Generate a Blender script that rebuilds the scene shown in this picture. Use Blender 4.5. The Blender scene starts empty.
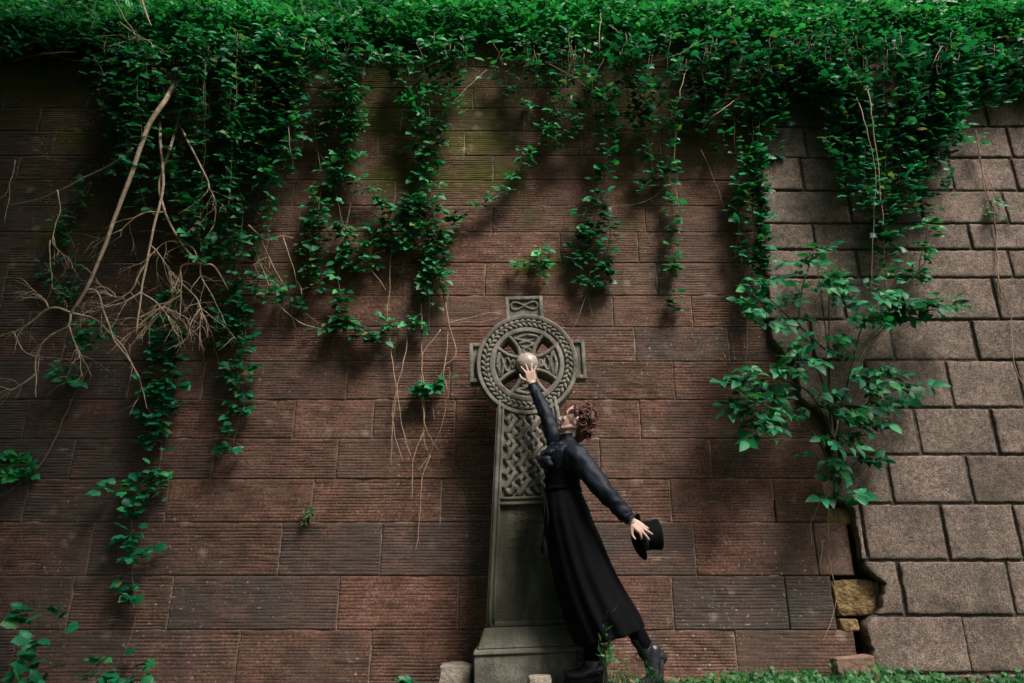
import bpy, bmesh, math, random
import numpy as np
from mathutils import Vector, Matrix, noise, Quaternion
R = random.Random(7)
NR = np.random.default_rng(11)
S = bpy.context.scene
COL = S.collection
rad = math.radians

# ------------------------------------------------------------------ camera
D, HC, TH, F = 5.0, 0.60, rad(18.7), 683.0
cam_d = bpy.data.cameras.new('camera'); cam_d.sensor_width = 36.0; cam_d.lens = 24.0; cam_d.clip_end = 500
cam = bpy.data.objects.new('camera', cam_d); COL.objects.link(cam)
cam.location = (0, -D, HC); cam.rotation_euler = (rad(90) + TH, 0, 0); S.camera = cam
CT, ST = math.cos(TH), math.sin(TH)

def at(u, v, Y=0.0):
    """where the sight line of a spot in the photograph meets the upright plane y = Y"""
    xr = (u - 512) / F; yu = (341.5 - v) / F
    t = (Y + D) / (CT - yu * ST)
    return Vector((xr * t, Y, HC + t * (ST + yu * CT)))

def zof(v, Y=0.0): return at(512, v, Y).z
def px(Y, v):      # metres per photograph pixel on the plane y = Y near row v
    return (at(513, v, Y) - at(512, v, Y)).x

# ------------------------------------------------------------------ scene helpers
def tag(o, label=None, cat=None, group=None, kind=None):
    if label: o['label'] = label
    if cat: o['category'] = cat
    if group: o['group'] = group
    if kind: o['kind'] = kind
    return o

def empty(name, loc=(0, 0, 0), label=None, cat=None, group=None):
    o = bpy.data.objects.new(name, None); COL.objects.link(o); o.location = loc
    o.empty_display_size = 0.1
    return tag(o, label, cat, group)

def link_mesh(name, me, mat, parent=None, smooth=True, world=True):
    o = bpy.data.objects.new(name, me); COL.objects.link(o)
    if mat is not None and not me.materials: me.materials.append(mat)
    if smooth: me.polygons.foreach_set('use_smooth', [True] * len(me.polygons))
    if parent is not None:
        o.parent = parent
        if world:
            pm = Matrix.Identity(4); q = parent
            while q is not None: pm = Matrix.LocRotScale(q.location, q.rotation_euler, None) @ pm; q = q.parent
            me.transform(pm.inverted())
    return o

def np_mesh(name, V, T, attr=None):
    """mesh from vertex array and an array of triangles or of quads"""
    me = bpy.data.meshes.new(name)
    V = np.asarray(V, np.float32); T = np.asarray(T, np.int32); k = T.shape[1]
    me.vertices.add(len(V)); me.vertices.foreach_set('co', V.ravel())
    me.loops.add(T.size); me.loops.foreach_set('vertex_index', T.ravel())
    me.polygons.add(len(T)); me.polygons.foreach_set('loop_start', np.arange(0, T.size, k, dtype=np.int32))
    if attr is not None:
        a = me.color_attributes.new('tint', 'FLOAT_COLOR', 'POINT')
        a.data.foreach_set('color', np.asarray(attr, np.float32).ravel())
    me.update(calc_edges=True); me.validate()
    return me

class MB:
    def __init__(s): s.v = []; s.f = []
    def add(s, verts, faces):
        b = len(s.v); s.v += [tuple(p) for p in verts]; s.f += [tuple(i + b for i in f) for f in faces]
    def box(s, x0, x1, y0, y1, z0, z1):
        s.add([(x0,y0,z0),(x1,y0,z0),(x1,y1,z0),(x0,y1,z0),(x0,y0,z1),(x1,y0,z1),(x1,y1,z1),(x0,y1,z1)],
              [(0,3,2,1),(4,5,6,7),(0,1,5,4),(1,2,6,5),(2,3,7,6),(3,0,4,7)])
    def tube(s, pts, rads, n=6, cap=True, flat=None):
        pts = [Vector(p) for p in pts]
        if not hasattr(rads, '__len__'): rads = [rads] * len(pts)
        b = len(s.v); ref = None
        for i, p in enumerate(pts):
            t = (pts[min(i+1, len(pts)-1)] - pts[max(i-1, 0)])
            t = t.normalized() if t.length > 1e-9 else Vector((0,0,1))
            if ref is None:
                ref = t.orthogonal().normalized()
            else:
                ref = (ref - t * ref.dot(t))
                ref = ref.normalized() if ref.length > 1e-6 else t.orthogonal().normalized()
            q = t.cross(ref)
            for k in range(n):
                a = 2 * math.pi * k / n
                s.v.append(tuple(p + (ref * math.cos(a) + q * math.sin(a)) * rads[i]))
        for i in range(len(pts) - 1):
            for k in range(n):
                k2 = (k + 1) % n
                s.f.append((b+i*n+k, b+i*n+k2, b+(i+1)*n+k2, b+(i+1)*n+k))
        if cap:
            s.f.append(tuple(b + k for k in range(n))[::-1]); e = b + (len(pts)-1)*n
            s.f.append(tuple(e + k for k in range(n)))
    def limb(s, pts, rads, n=18, sub=4):
        """tapered limb with round ends"""
        P = smooth_path(pts, sub) if len(pts) > 2 else [Vector(p) for p in pts]
        rr = list(np.interp(np.linspace(0, len(pts)-1, len(P)), range(len(pts)), rads))
        a = (P[0] - P[1]).normalized(); c = (P[-1] - P[-2]).normalized()
        pre = []; post = []
        for q in (80, 60, 40, 20):
            pre.append((P[0] + a * rr[0] * math.sin(rad(q)), rr[0] * math.cos(rad(q))))
            post.insert(0, (P[-1] + c * rr[-1] * math.sin(rad(q)), rr[-1] * math.cos(rad(q))))
        al = pre + list(zip(P, rr)) + post
        s.tube([x[0] for x in al], [x[1] for x in al], n)
    def ball(s, c, r, rot=None, nu=20, nv=14):
        c = Vector(c); r = Vector(r) if hasattr(r, '__len__') else Vector((r, r, r))
        vs = []; fs = []
        for i in range(nv + 1):
            th = math.pi * i / nv
            for k in range(nu):
                ph = 2 * math.pi * k / nu
                p = Vector((r.x*math.sin(th)*math.cos(ph), r.y*math.sin(th)*math.sin(ph), r.z*math.cos(th)))
                if rot: p = rot @ p
                vs.append(c + p)
        for i in range(nv):
            for k in range(nu):
                k2 = (k+1) % nu
                fs.append((i*nu+k, (i+1)*nu+k, (i+1)*nu+k2, i*nu+k2))
        s.add(vs, fs)
    def rings(s, rings, close=True, cap0=False, cap1=False):
        b = len(s.v); n = len(rings[0])
        for r in rings: s.v += [tuple(p) for p in r]
        for i in range(len(rings)-1):
            for k in range(n if close else n-1):
                k2 = (k+1) % n
                s.f.append((b+i*n+k, b+i*n+k2, b+(i+1)*n+k2, b+(i+1)*n+k))
        if cap0: s.f.append(tuple(b+k for k in range(n))[::-1])
        if cap1: s.f.append(tuple(b+(len(rings)-1)*n+k for k in range(n)))
    def mesh(s, name):
        me = bpy.data.meshes.new(name); me.from_pydata(s.v, [], s.f)
        bm = bmesh.new(); bm.from_mesh(me); bmesh.ops.recalc_face_normals(bm, faces=bm.faces); bm.to_mesh(me); bm.free()
        me.validate(); return me
    def build(s, name, mat, parent=None, smooth=True, world=True):
        return link_mesh(name, s.mesh(name), mat, parent, smooth, world)

def smooth_path(pts, sub=4):
    pts = [Vector(p) for p in pts]
    if len(pts) < 3: return [pts[0].lerp(pts[-1], i/ sub) for i in range(sub+1)]
    out = []
    for i in range(len(pts)-1):
        p0 = pts[max(i-1,0)]; p1 = pts[i]; p2 = pts[i+1]; p3 = pts[min(i+2, len(pts)-1)]
        for k in range(sub):
            t = k/sub; t2 = t*t; t3 = t2*t
            out.append(0.5*((2*p1)+(p2-p0)*t+(2*p0-5*p1+4*p2-p3)*t2+(3*p1-p0-3*p2+p3)*t3))
    out.append(pts[-1]); return out

def apply_mods(o):
    dg = bpy.context.evaluated_depsgraph_get(); dg.update()
    me = bpy.data.meshes.new_from_object(o.evaluated_get(dg))
    old = o.data; o.modifiers.clear(); o.data = me
    bpy.data.meshes.remove(old)
    return o

def remeshed(mb, name, mat, parent, voxel=0.005, smooth_it=2):
    o = mb.build(name, mat, parent)
    m = o.modifiers.new('r', 'REMESH'); m.mode = 'VOXEL'; m.voxel_size = voxel; m.use_smooth_shade = True
    if smooth_it:
        q = o.modifiers.new('s', 'SMOOTH'); q.iterations = smooth_it; q.factor = 0.5
    apply_mods(o)
    o.data.name = name
    o.data.polygons.foreach_set('use_smooth', [True]*len(o.data.polygons))
    return o

def autosharp(o, ang=35):
    me = o.data
    bm = bmesh.new(); bm.from_mesh(me)
    for e in bm.edges:
        if len(e.link_faces) == 2 and e.calc_face_angle(0) > rad(ang): e.smooth = False
    bm.to_mesh(me); bm.free(); return o

# ------------------------------------------------------------------ materials
class Mat:
    def __init__(s, name, rough=0.8, spec=0.4):
        s.m = bpy.data.materials.new(name); s.m.use_nodes = True
        s.t = s.m.node_tree; s.b = s.t.nodes['Principled BSDF']
        s.b.inputs['Roughness'].default_value = rough; s.b.inputs['Specular IOR Level'].default_value = spec
        s.out = s.t.nodes['Material Output']
    def n(s, typ, **kw):
        nd = s.t.nodes.new(typ)
        for k, v in kw.items():
            if hasattr(nd, k): setattr(nd, k, v)
            else: nd.inputs[k.replace('_', ' ')].default_value = v
        return nd
    def l(s, a, b): s.t.links.new(a, b)
    def coord(s, scale=None):
        c = s.n('ShaderNodeTexCoord').outputs['Object']
        if scale:
            m = s.n('ShaderNodeMapping'); m.inputs['Scale'].default_value = scale; s.l(c, m.inputs['Vector']); c = m.outputs['Vector']
        return c
    def noise(s, scale, detail=4, vec=None, rough=0.55, dist=0):
        nd = s.n('ShaderNodeTexNoise'); nd.inputs['Scale'].default_value = scale; nd.inputs['Detail'].default_value = detail
        nd.inputs['Roughness'].default_value = rough; nd.inputs['Distortion'].default_value = dist
        s.l(vec if vec is not None else s.coord(), nd.inputs['Vector']); return nd.outputs['Fac']
    def ramp(s, fac, stops, interp='LINEAR'):
        nd = s.n('ShaderNodeValToRGB'); cr = nd.color_ramp; cr.interpolation = interp
        while len(cr.elements) < len(stops): cr.elements.new(0.5)
        for e, (p, c) in zip(cr.elements, stops):
            e.position = p; e.color = (*c, 1) if hasattr(c, '__len__') else (c, c, c, 1)
        s.l(fac, nd.inputs['Fac']); return nd.outputs['Color']
    def mix(s, fac, a, b, mode='MIX'):
        nd = s.n('ShaderNodeMix'); nd.data_type = 'RGBA'; nd.blend_type = mode
        for sock, v in ((nd.inputs[0], fac), (nd.inputs[6], a), (nd.inputs[7], b)):
            if hasattr(v, 'is_output'): s.l(v, sock)
            elif hasattr(v, '__len__'): sock.default_value = (*v, 1)
            else: sock.default_value = v
        return nd.outputs[2]
    def math(s, op, a, b=0.0):
        nd = s.n('ShaderNodeMath'); nd.operation = op
        for sock, v in ((nd.inputs[0], a), (nd.inputs[1], b)):
            if hasattr(v, 'is_output'): s.l(v, sock)
            else: sock.default_value = v
        return nd.outputs[0]
    def color(s, c):
        if hasattr(c, 'is_output'): s.l(c, s.b.inputs['Base Color'])
        else: s.b.inputs['Base Color'].default_value = (*c, 1)
    def bump(s, h, strength=0.5, dist=0.01):
        nd = s.n('ShaderNodeBump'); nd.inputs['Strength'].default_value = strength; nd.inputs['Distance'].default_value = dist
        s.l(h, nd.inputs['Height']); s.l(nd.outputs['Normal'], s.b.inputs['Normal'])

def mat_sandstone():
    m = Mat('weathered_sandstone', 0.9, 0.2)
    at_ = m.n('ShaderNodeAttribute', attribute_name='tint'); sep = m.n('ShaderNodeSeparateColor'); m.l(at_.outputs['Color'], sep.inputs['Color'])
    tone, dark, smooth = sep.outputs[0], sep.outputs[1], sep.outputs[2]
    base = m.ramp(tone, [(0.0, (0.108,0.059,0.044)), (0.4, (0.144,0.074,0.054)), (0.75, (0.172,0.086,0.063)), (1.0, (0.205,0.118,0.090))])
    n1 = m.noise(5.5, 6, rough=0.65)
    base = m.mix(0.85, base, m.ramp(n1, [(0.3, 0.38), (0.52, 0.95), (0.75, 1.5)]), 'MULTIPLY')
    fine = m.noise(80, 4, rough=0.75)
    base = m.mix(0.9, base, m.ramp(fine, [(0.32, 0.42), (0.5, 1.0), (0.68, 1.7)]), 'MULTIPLY')
    streak = m.noise(9, 5, m.coord((0.35, 1, 4.5)), rough=0.7)
    base = m.mix(0.35, base, m.ramp(streak, [(0.32, 0.5), (0.5, 1.0), (0.7, 1.45)]), 'MULTIPLY')
    grain = m.noise(48, 3, rough=0.8)
    base = m.mix(0.8, base, m.ramp(grain, [(0.34, 0.5), (0.5, 1.0), (0.66, 1.6)]), 'MULTIPLY')
    blot = m.noise(0.9, 5, rough=0.6)
    base = m.mix(m.ramp(blot, [(0.45, 0.0), (0.68, 0.7)]), base, m.mix(fine, (0.045,0.038,0.030), (0.135,0.110,0.088)))
    # black crust on the dark blocks, patchy; on the left it paints in the shade
    n2 = m.noise(3.3, 5, rough=0.7)
    crust_shade = m.math('ADD', m.math('MULTIPLY', dark, 0.75), m.math('MULTIPLY', m.math('SUBTRACT', n2, 0.5), 1.3))
    crust_shade = m.ramp(crust_shade, [(0.28, 0.0), (0.75, 0.9)])
    base = m.mix(crust_shade, base, m.mix(fine, (0.018,0.015,0.014), (0.125,0.105,0.092)))
    # moss on the upper courses
    gz = m.n('ShaderNodeSeparateXYZ'); m.l(m.coord(), gz.inputs[0])
    mossn = m.noise(1.3, 6, rough=0.72)
    hi = m.math('MULTIPLY', m.math('SUBTRACT', gz.outputs['Z'], 2.3), 0.075)
    mossf = m.ramp(m.math('ADD', mossn, hi), [(0.575, 0.0), (0.71, 0.7)])
    base = m.mix(mossf, base, m.mix(fine, (0.022,0.028,0.006), (0.105,0.098,0.022)))
    mo2 = m.ramp(m.math('ADD', smooth, m.math('MULTIPLY', m.math('SUBTRACT', m.noise(7, 6, rough=0.75), 0.5), 1.6)), [(0.32, 0.0), (0.75, 0.85)])
    base = m.mix(m.math('MULTIPLY', mo2, m.ramp(smooth, [(0.05, 0.0), (0.3, 1.0)])), base, m.mix(fine, (0.030,0.034,0.006), (0.135,0.125,0.026)))
    # pale lichen and lime specks
    spots = m.ramp(m.noise(42, 3, rough=0.62), [(0.625, 0.0), (0.675, 1.0)])
    msk = m.ramp(m.noise(1.15, 4, rough=0.6), [(0.46, 0.0), (0.58, 0.9)])
    base = m.mix(m.math('MULTIPLY', spots, msk), base, (0.40,0.35,0.29))
    vo2 = m.n('ShaderNodeTexVoronoi'); vo2.inputs['Scale'].default_value = 4.6; m.l(m.coord(), vo2.inputs['Vector'])
    d2 = m.math('ADD', vo2.outputs['Distance'], m.math('MULTIPLY', m.math('SUBTRACT', m.noise(22, 3), 0.5), 0.35))
    sp2 = m.math('MULTIPLY', m.ramp(d2, [(0.06, 0.55), (0.2, 0.0)]), m.ramp(m.noise(0.8, 2), [(0.47, 0.0), (0.57, 1.0)]))
    base = m.mix(sp2, base, (0.36,0.27,0.22))
    m.color(base)
    m.bump(m.math('ADD', m.noise(120, 5, rough=0.7), m.math('MULTIPLY', n1, 1.2)), 0.75, 0.006)
    return m.m

def mat_mortar():
    m = Mat('lime_mortar', 0.95, 0.1)
    m.color(m.ramp(m.noise(14, 5), [(0.3, (0.13,0.095,0.072)), (0.7, (0.36,0.275,0.215))])); m.bump(m.noise(90, 4), 0.6, 0.006); return m.m

def mat_concrete():
    m = Mat('weathered_render', 0.92, 0.2)
    at_ = m.n('ShaderNodeAttribute', attribute_name='tint'); sep = m.n('ShaderNodeSeparateColor'); m.l(at_.outputs['Color'], sep.inputs['Color'])
    base = m.ramp(sep.outputs[0], [(0, (0.145,0.109,0.088)), (0.5, (0.195,0.147,0.120)), (1, (0.24,0.182,0.150))])
    n1 = m.noise(4, 7, rough=0.7)
    base = m.mix(0.9, base, m.ramp(n1, [(0.3, 0.5), (0.5, 0.95), (0.72, 1.35)]), 'MULTIPLY')
    fine = m.noise(95, 4, rough=0.75)
    base = m.mix(0.85, base, m.ramp(fine, [(0.34, 0.3), (0.5, 1.0), (0.66, 2.0)]), 'MULTIPLY')
    mid = m.noise(34, 4, rough=0.75)
    base = m.mix(0.8, base, m.ramp(mid, [(0.33, 0.55), (0.5, 1.0), (0.67, 1.5)]), 'MULTIPLY')
    vo = m.n('ShaderNodeTexVoronoi'); vo.inputs['Scale'].default_value = 60; m.l(m.coord(), vo.inputs['Vector'])
    base = m.mix(m.math('MULTIPLY', m.ramp(vo.outputs['Distance'], [(0.1, 0.9), (0.22, 0.0)]), m.ramp(m.noise(9, 2), [(0.5, 0.0), (0.62, 1.0)])), base, (0.055,0.045,0.04))
    base = m.mix(m.math('MULTIPLY', sep.outputs[1], 0.8), base, (0.028,0.026,0.022))   # darker in the joint beds and along the block edges
    st = m.noise(1.0, 5, m.coord((2.6, 1, 0.35)), rough=0.6)
    base = m.mix(m.ramp(st, [(0.55, 0.0), (0.75, 0.45)]), base, (0.09,0.080,0.068))
    m.color(base)
    m.bump(m.math('ADD', m.noise(75, 5, rough=0.8), n1), 0.9, 0.012)
    return m.m

def mat_cross():
    m = Mat('carved_gritstone', 0.85, 0.25)
    gz = m.n('ShaderNodeSeparateXYZ'); m.l(m.coord(), gz.inputs[0])
    n1 = m.noise(6, 6, rough=0.65); fine = m.noise(85, 4, rough=0.7)
    base = m.ramp(n1, [(0.3, (0.115,0.104,0.084)), (0.5, (0.222,0.202,0.168)), (0.72, (0.37,0.338,0.288))])
    base = m.mix(0.6, base, m.ramp(fine, [(0.3, 0.6), (0.5, 1.0), (0.7, 1.3)]), 'MULTIPLY')
    # dark olive tone over the lower shaft
    zz = m.n('ShaderNodeMapRange'); m.l(gz.outputs['Z'], zz.inputs[0]); zz.inputs[2].default_value = 2.5
    lo = m.ramp(zz.outputs[0], [(0.0, 0.45), (0.105, 0.55), (0.13, 0.95), (0.42, 1.0), (0.5, 0.45), (0.72, 0.12)])
    lo = m.math('MULTIPLY', lo, m.ramp(m.noise(3, 5, m.coord((3.0, 1, 0.8))), [(0.25, 0.5), (0.55, 1.0)]))
    base = m.mix(lo, base, m.mix(fine, (0.028,0.029,0.017), (0.078,0.075,0.048)))
    dk = m.ramp(m.noise(3.2, 6, m.coord((2.2, 1, 0.8)), rough=0.75), [(0.47, 0.0), (0.64, 0.75)])
    base = m.mix(dk, base, (0.05,0.047,0.038))
    m.color(base); m.bump(m.math('ADD', fine, n1), 0.8, 0.008); return m.m

def mat_simple(name, c0, c1, scale=20, rough=0.85, spec=0.3, bump=0.4, dist=0.004, sheen=0.0):
    m = Mat(name, rough, spec)
    m.color(m.ramp(m.noise(scale, 5, rough=0.65), [(0.3, c0), (0.7, c1)]))
    if bump: m.bump(m.noise(scale*3, 4), bump, dist)
    if sheen: m.b.inputs['Sheen Weight'].default_value = sheen
    return m.m

def mat_leaf(name, stops, rough=0.42, trans=0.22, spec=0.45):
    m = Mat(name, rough, spec)
    g = m.n('ShaderNodeNewGeometry').outputs['Random Per Island']
    c = m.ramp(g, stops)
    c = m.mix(0.45, c, m.ramp(m.noise(35, 3), [(0.3, 0.6), (0.7, 1.35)]), 'MULTIPLY')
    c = m.mix(0.8, c, m.ramp(m.noise(2.2, 3), [(0.35, 0.5), (0.5, 1.0), (0.65, 1.6)]), 'MULTIPLY')
    m.color(c)
    tr = m.n('ShaderNodeBsdfTranslucent'); m.l(m.mix(1.0, c, (1.5, 1.6, 0.8), 'MULTIPLY'), tr.inputs['Color'])
    mx = m.n('ShaderNodeMixShader'); mx.inputs[0].default_value = trans
    m.l(m.b.outputs[0], mx.inputs[1]); m.l(tr.outputs[0], mx.inputs[2]); m.l(mx.outputs[0], m.out.inputs['Surface'])
    m.bump(m.noise(60, 2), 0.25, 0.004)
    return m.m

M = dict(
    stone=mat_sandstone(), mortar=mat_mortar(), concrete=mat_concrete(), cross=mat_cross(),
    ivy=mat_leaf('ivy_leaf', [(0.0, (0.006,0.060,0.030)), (0.45, (0.008,0.140,0.060)), (0.8, (0.015,0.22,0.085)), (0.955, (0.045,0.27,0.08)), (0.98, (0.14,0.21,0.05)), (1.0, (0.16,0.085,0.04))], rough=0.4, spec=0.32),
    bramble=mat_leaf('bramble_leaf', [(0.0, (0.007,0.080,0.032)), (0.5, (0.009,0.175,0.062)), (0.85, (0.018,0.26,0.078)), (0.965, (0.06,0.30,0.07)), (0.985, (0.20,0.20,0.06)), (1.0, (0.22,0.12,0.06))], rough=0.5),
    bank=mat_leaf('bank_leaf', [(0.0, (0.008,0.100,0.030)), (0.5, (0.011,0.185,0.056)), (0.9, (0.028,0.27,0.072)), (1.0, (0.10,0.28,0.07))], rough=0.5, trans=0.3),
    elder=mat_leaf('sapling_leaf', [(0.0, (0.006,0.055,0.026)), (0.5, (0.008,0.135,0.052)), (0.9, (0.018,0.22,0.070)), (1.0, (0.05,0.22,0.07))], rough=0.5, spec=0.22),
    grass=mat_leaf('grass_blade', [(0.0, (0.010,0.080,0.022)), (0.6, (0.025,0.150,0.040)), (1.0, (0.07,0.2,0.05))], rough=0.5, trans=0.3),
    twig=mat_simple('dead_wood', (0.30,0.20,0.135), (0.76,0.585,0.435), 22, bump=0.9, dist=0.006),
    stem=mat_simple('vine_stem', (0.13,0.085,0.055), (0.27,0.19,0.125), 30),
    root=mat_simple('dry_root', (0.25,0.15,0.10), (0.46,0.31,0.22), 30),
    green_stem=mat_simple('green_stem', (0.025,0.040,0.016), (0.06,0.075,0.03), 30),
    soil=mat_simple('leaf_litter', (0.022,0.017,0.011), (0.075,0.055,0.035), 9, 0.95, 0.1, 0.9, 0.03),
    turf=mat_simple('rough_turf', (0.012,0.030,0.010), (0.035,0.07,0.02), 6, 0.95, 0.1, 0.9, 0.05),
    skin=None, navy=None,
)
def mat_skin():
    m = Mat('skin', 0.5, 0.4)
    m.color(m.ramp(m.noise(18, 4), [(0.3, (0.46,0.285,0.225)), (0.7, (0.57,0.385,0.315))]))
    m.b.inputs['Subsurface Weight'].default_value = 0.12; m.b.inputs['Subsurface Radius'].default_value = (0.012,0.005,0.003)
    m.bump(m.noise(140, 3), 0.1, 0.001); return m.m
M['skin'] = mat_skin()
def mat_cloth(name, c0, c1, rough, spec, scale, sheen=0.0, fold=0.3):
    m = Mat(name, rough, spec)
    m.color(m.ramp(m.noise(9, 4), [(0.3, c0), (0.7, c1)])); m.b.inputs['Sheen Weight'].default_value = sheen
    w = m.noise(scale, 3); f = m.noise(22, 3, m.coord((1.0, 1.0, 0.45)))
    m.bump(m.math('ADD', m.math('MULTIPLY', w, 0.12), f), fold, 0.012); return m.m
M['navy'] = mat_cloth('navy_satin', (0.0032,0.0052,0.011), (0.0068,0.0115,0.023), 0.56, 0.26, 400, 0.0, 0.7)
M['black'] = mat_cloth('black_wool', (0.0016,0.0016,0.0022), (0.0034,0.0034,0.0042), 0.85, 0.09, 500, 0.0, 0.35)
M['tights'] = mat_cloth('black_tights', (0.002,0.002,0.0025), (0.004,0.004,0.0045), 0.85, 0.05, 600, 0.0, 0.1)
M['hat'] = mat_cloth('black_felt', (0.0022,0.003,0.0038), (0.0042,0.0052,0.006), 0.8, 0.06, 500, 0.0, 0.15)
M['leather'] = mat_simple('black_leather', (0.008,0.008,0.010), (0.028,0.027,0.034), 22, 0.34, 0.6, 0.7, 0.005)
M['rubber'] = mat_simple('dark_rubber', (0.006,0.006,0.006), (0.013,0.012,0.012), 30, 0.7, 0.3)
M['hair'] = mat_simple('auburn_hair', (0.026,0.011,0.008), (0.130,0.047,0.033), 55, 0.55, 0.35, 0.6, 0.003)
M['lips'] = mat_simple('lips', (0.36,0.10,0.09), (0.42,0.13,0.12), 30, 0.4)
M['eye'] = mat_simple('eye_white', (0.6,0.58,0.55), (0.7,0.68,0.65), 30, 0.2, 0.5, 0)
M['iris'] = mat_simple('dark_iris', (0.02,0.015,0.01), (0.05,0.03,0.02), 60, 0.2, 0.5, 0)
M['yellow'] = mat_simple('ochre_rubble', (0.085,0.058,0.026), (0.34,0.225,0.105), 11, 0.92, 0.2, 1.0, 0.03)
M['brick'] = mat_simple('broken_brick', (0.14,0.085,0.062), (0.30,0.19,0.14), 12, 0.92, 0.2, 0.8, 0.012)
M['paleboulder'] = mat_simple('pale_stone', (0.20,0.17,0.135), (0.42,0.36,0.30), 14, 0.9, 0.2, 0.8, 0.015)
M['bossm'] = mat_simple('worn_pale_boss', (0.24,0.19,0.165), (0.56,0.475,0.42), 13, 0.38, 0.4, 0.5, 0.005)
M['bark'] = mat_simple('tree_bark', (0.05,0.04,0.03), (0.13,0.10,0.075), 8, 0.95, 0.1, 1.0, 0.03)

# ------------------------------------------------------------------ world and light
w = bpy.data.worlds.new('World'); S.world = w; w.use_nodes = True
sky = w.node_tree.nodes.new('ShaderNodeTexSky'); sky.sky_type = 'NISHITA'; sky.sun_disc = False
SUN = Vector((0.42, -0.55, 0.95)).normalized()
sky.sun_elevation = math.asin(SUN.z); sky.sun_rotation = math.atan2(SUN.x, SUN.y)
sky.air_density = 1.0; sky.dust_density = 4.0
bg = w.node_tree.nodes['Background']; bg.inputs['Strength'].default_value = 0.052
w.node_tree.links.new(sky.outputs[0], bg.inputs['Color'])
sl = bpy.data.lights.new('sun', 'SUN'); sl.energy = 2.0; sl.angle = rad(22); sl.color = (1.0, 0.95, 0.87)
so = bpy.data.objects.new('sun', sl); COL.objects.link(so); so.rotation_euler = SUN.to_track_quat('Z', 'Y').to_euler(); so.location = (3, -4, 9)
S.view_settings.view_transform = 'Standard'; S.view_settings.look = 'None'; S.view_settings.gamma = 1.0
S.view_settings.exposure = 1.3
S.cycles.max_bounces = 6; S.cycles.use_denoising = True

# ------------------------------------------------------------------ ground
def ground():
    xs = sorted(set([-60,-40,-25,-15] + list(np.linspace(-9, 9, 73)) + [15,25,40,60]))
    ys = sorted(set([-60,-40,-25,-15] + list(np.linspace(-9, 0.6, 49)) + [5, 20]))
    V = []
    for y in ys:
        for x in xs:
            z = 0.0
            if y > -0.9: z = -0.07 * min(1, (y + 0.9) / 0.9)
            if x < 0.4: z -= 0.13 * min(1, (0.4 - x) / 2.2) * (1 if y > -2.5 else max(0, 1 - (-2.5 - y) / 2))
            z += 0.025 * noise.noise((x*1.7, y*1.7, 3)) if abs(x) < 10 else 0
            V.append((x, y, z - 0.012))
    n = len(xs)
    Fq = [(j*n+i, j*n+i+1, (j+1)*n+i+1, (j+1)*n+i) for j in range(len(ys)-1) for i in range(n-1)]
    o = link_mesh('ground', np_mesh('ground', V, Fq), M['turf']); tag(o, kind='structure'); return o
def gz(x, y):
    z = 0.0
    if y > -0.9: z = -0.07 * min(1, (y + 0.9) / 0.9)
    if x < 0.4: z -= 0.13 * min(1, (0.4 - x) / 2.2)
    return z - 0.012
ground()

# ------------------------------------------------------------------ old coursed wall
WTOP = zof(43)
lineV = [43, 67, 88, 108, 131, 155.5, 180, 205.6, 232, 263, 295.5, 327, 361.5, 399.6, 438.6, 479, 522.5, 576, 630, 688]
lineZ = [zof(v) for v in lineV] + [zof(688) - 0.38, zof(688) - 0.75]
known = {9: [485, 657], 8: [372, 560], 10: [280, 430, 613], 7: [300, 492, 645], 6: [395, 678], 11: [205, 396, 635], 12: [203, 347, 450, 674], 13: [26, 150, 294, 373, 455, 640],
         14: [72, 213, 337, 479, 600, 711], 15: [25, 167, 312, 441, 671], 16: [-70, 90, 280, 381, 560, 695, 816], 17: [70, 170, 338, 458, 560, 673], 18: [12, 237, 370, 480, 600, 737]}
darkset = {16: [(280,381,.75), (381,560,.8), (560,695,.72), (-70,90,.5)], 17: [(170,338,.85), (673,840,.85), (0,70,.65), (70,170,.45)], 18: [(12,237,.6)], 11: [(635,790,.8), (396,480,.3)],
           12: [(674,800,.5)], 13: [(640,800,.6)], 14: [(711,850,.55), (337,479,.25)], 15: [(671,830,.35)], 7: [(492,645,.45), (645,760,.5)], 10: [(280,430,.2)]}
lEnd = {15: 826, 16: 851, 17: 834, 18: 858}          # where the old courses break off at the foot of the gap
bV = [(757,-20),(760,150),(763,230),(768,300),(772,340),(796,366),(800,398),(836,425),(843,460),(836,500),(852,508),(862,540),(868,568),(884,584),(880,610),(866,622),(872,655),(870,700)]
bZX = sorted((at(u, v, -0.05).z, at(u, v, -0.05).x) for u, v in bV)
def bx(z): return float(np.interp(z, [a for a, _ in bZX], [b for _, b in bZX]))

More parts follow.
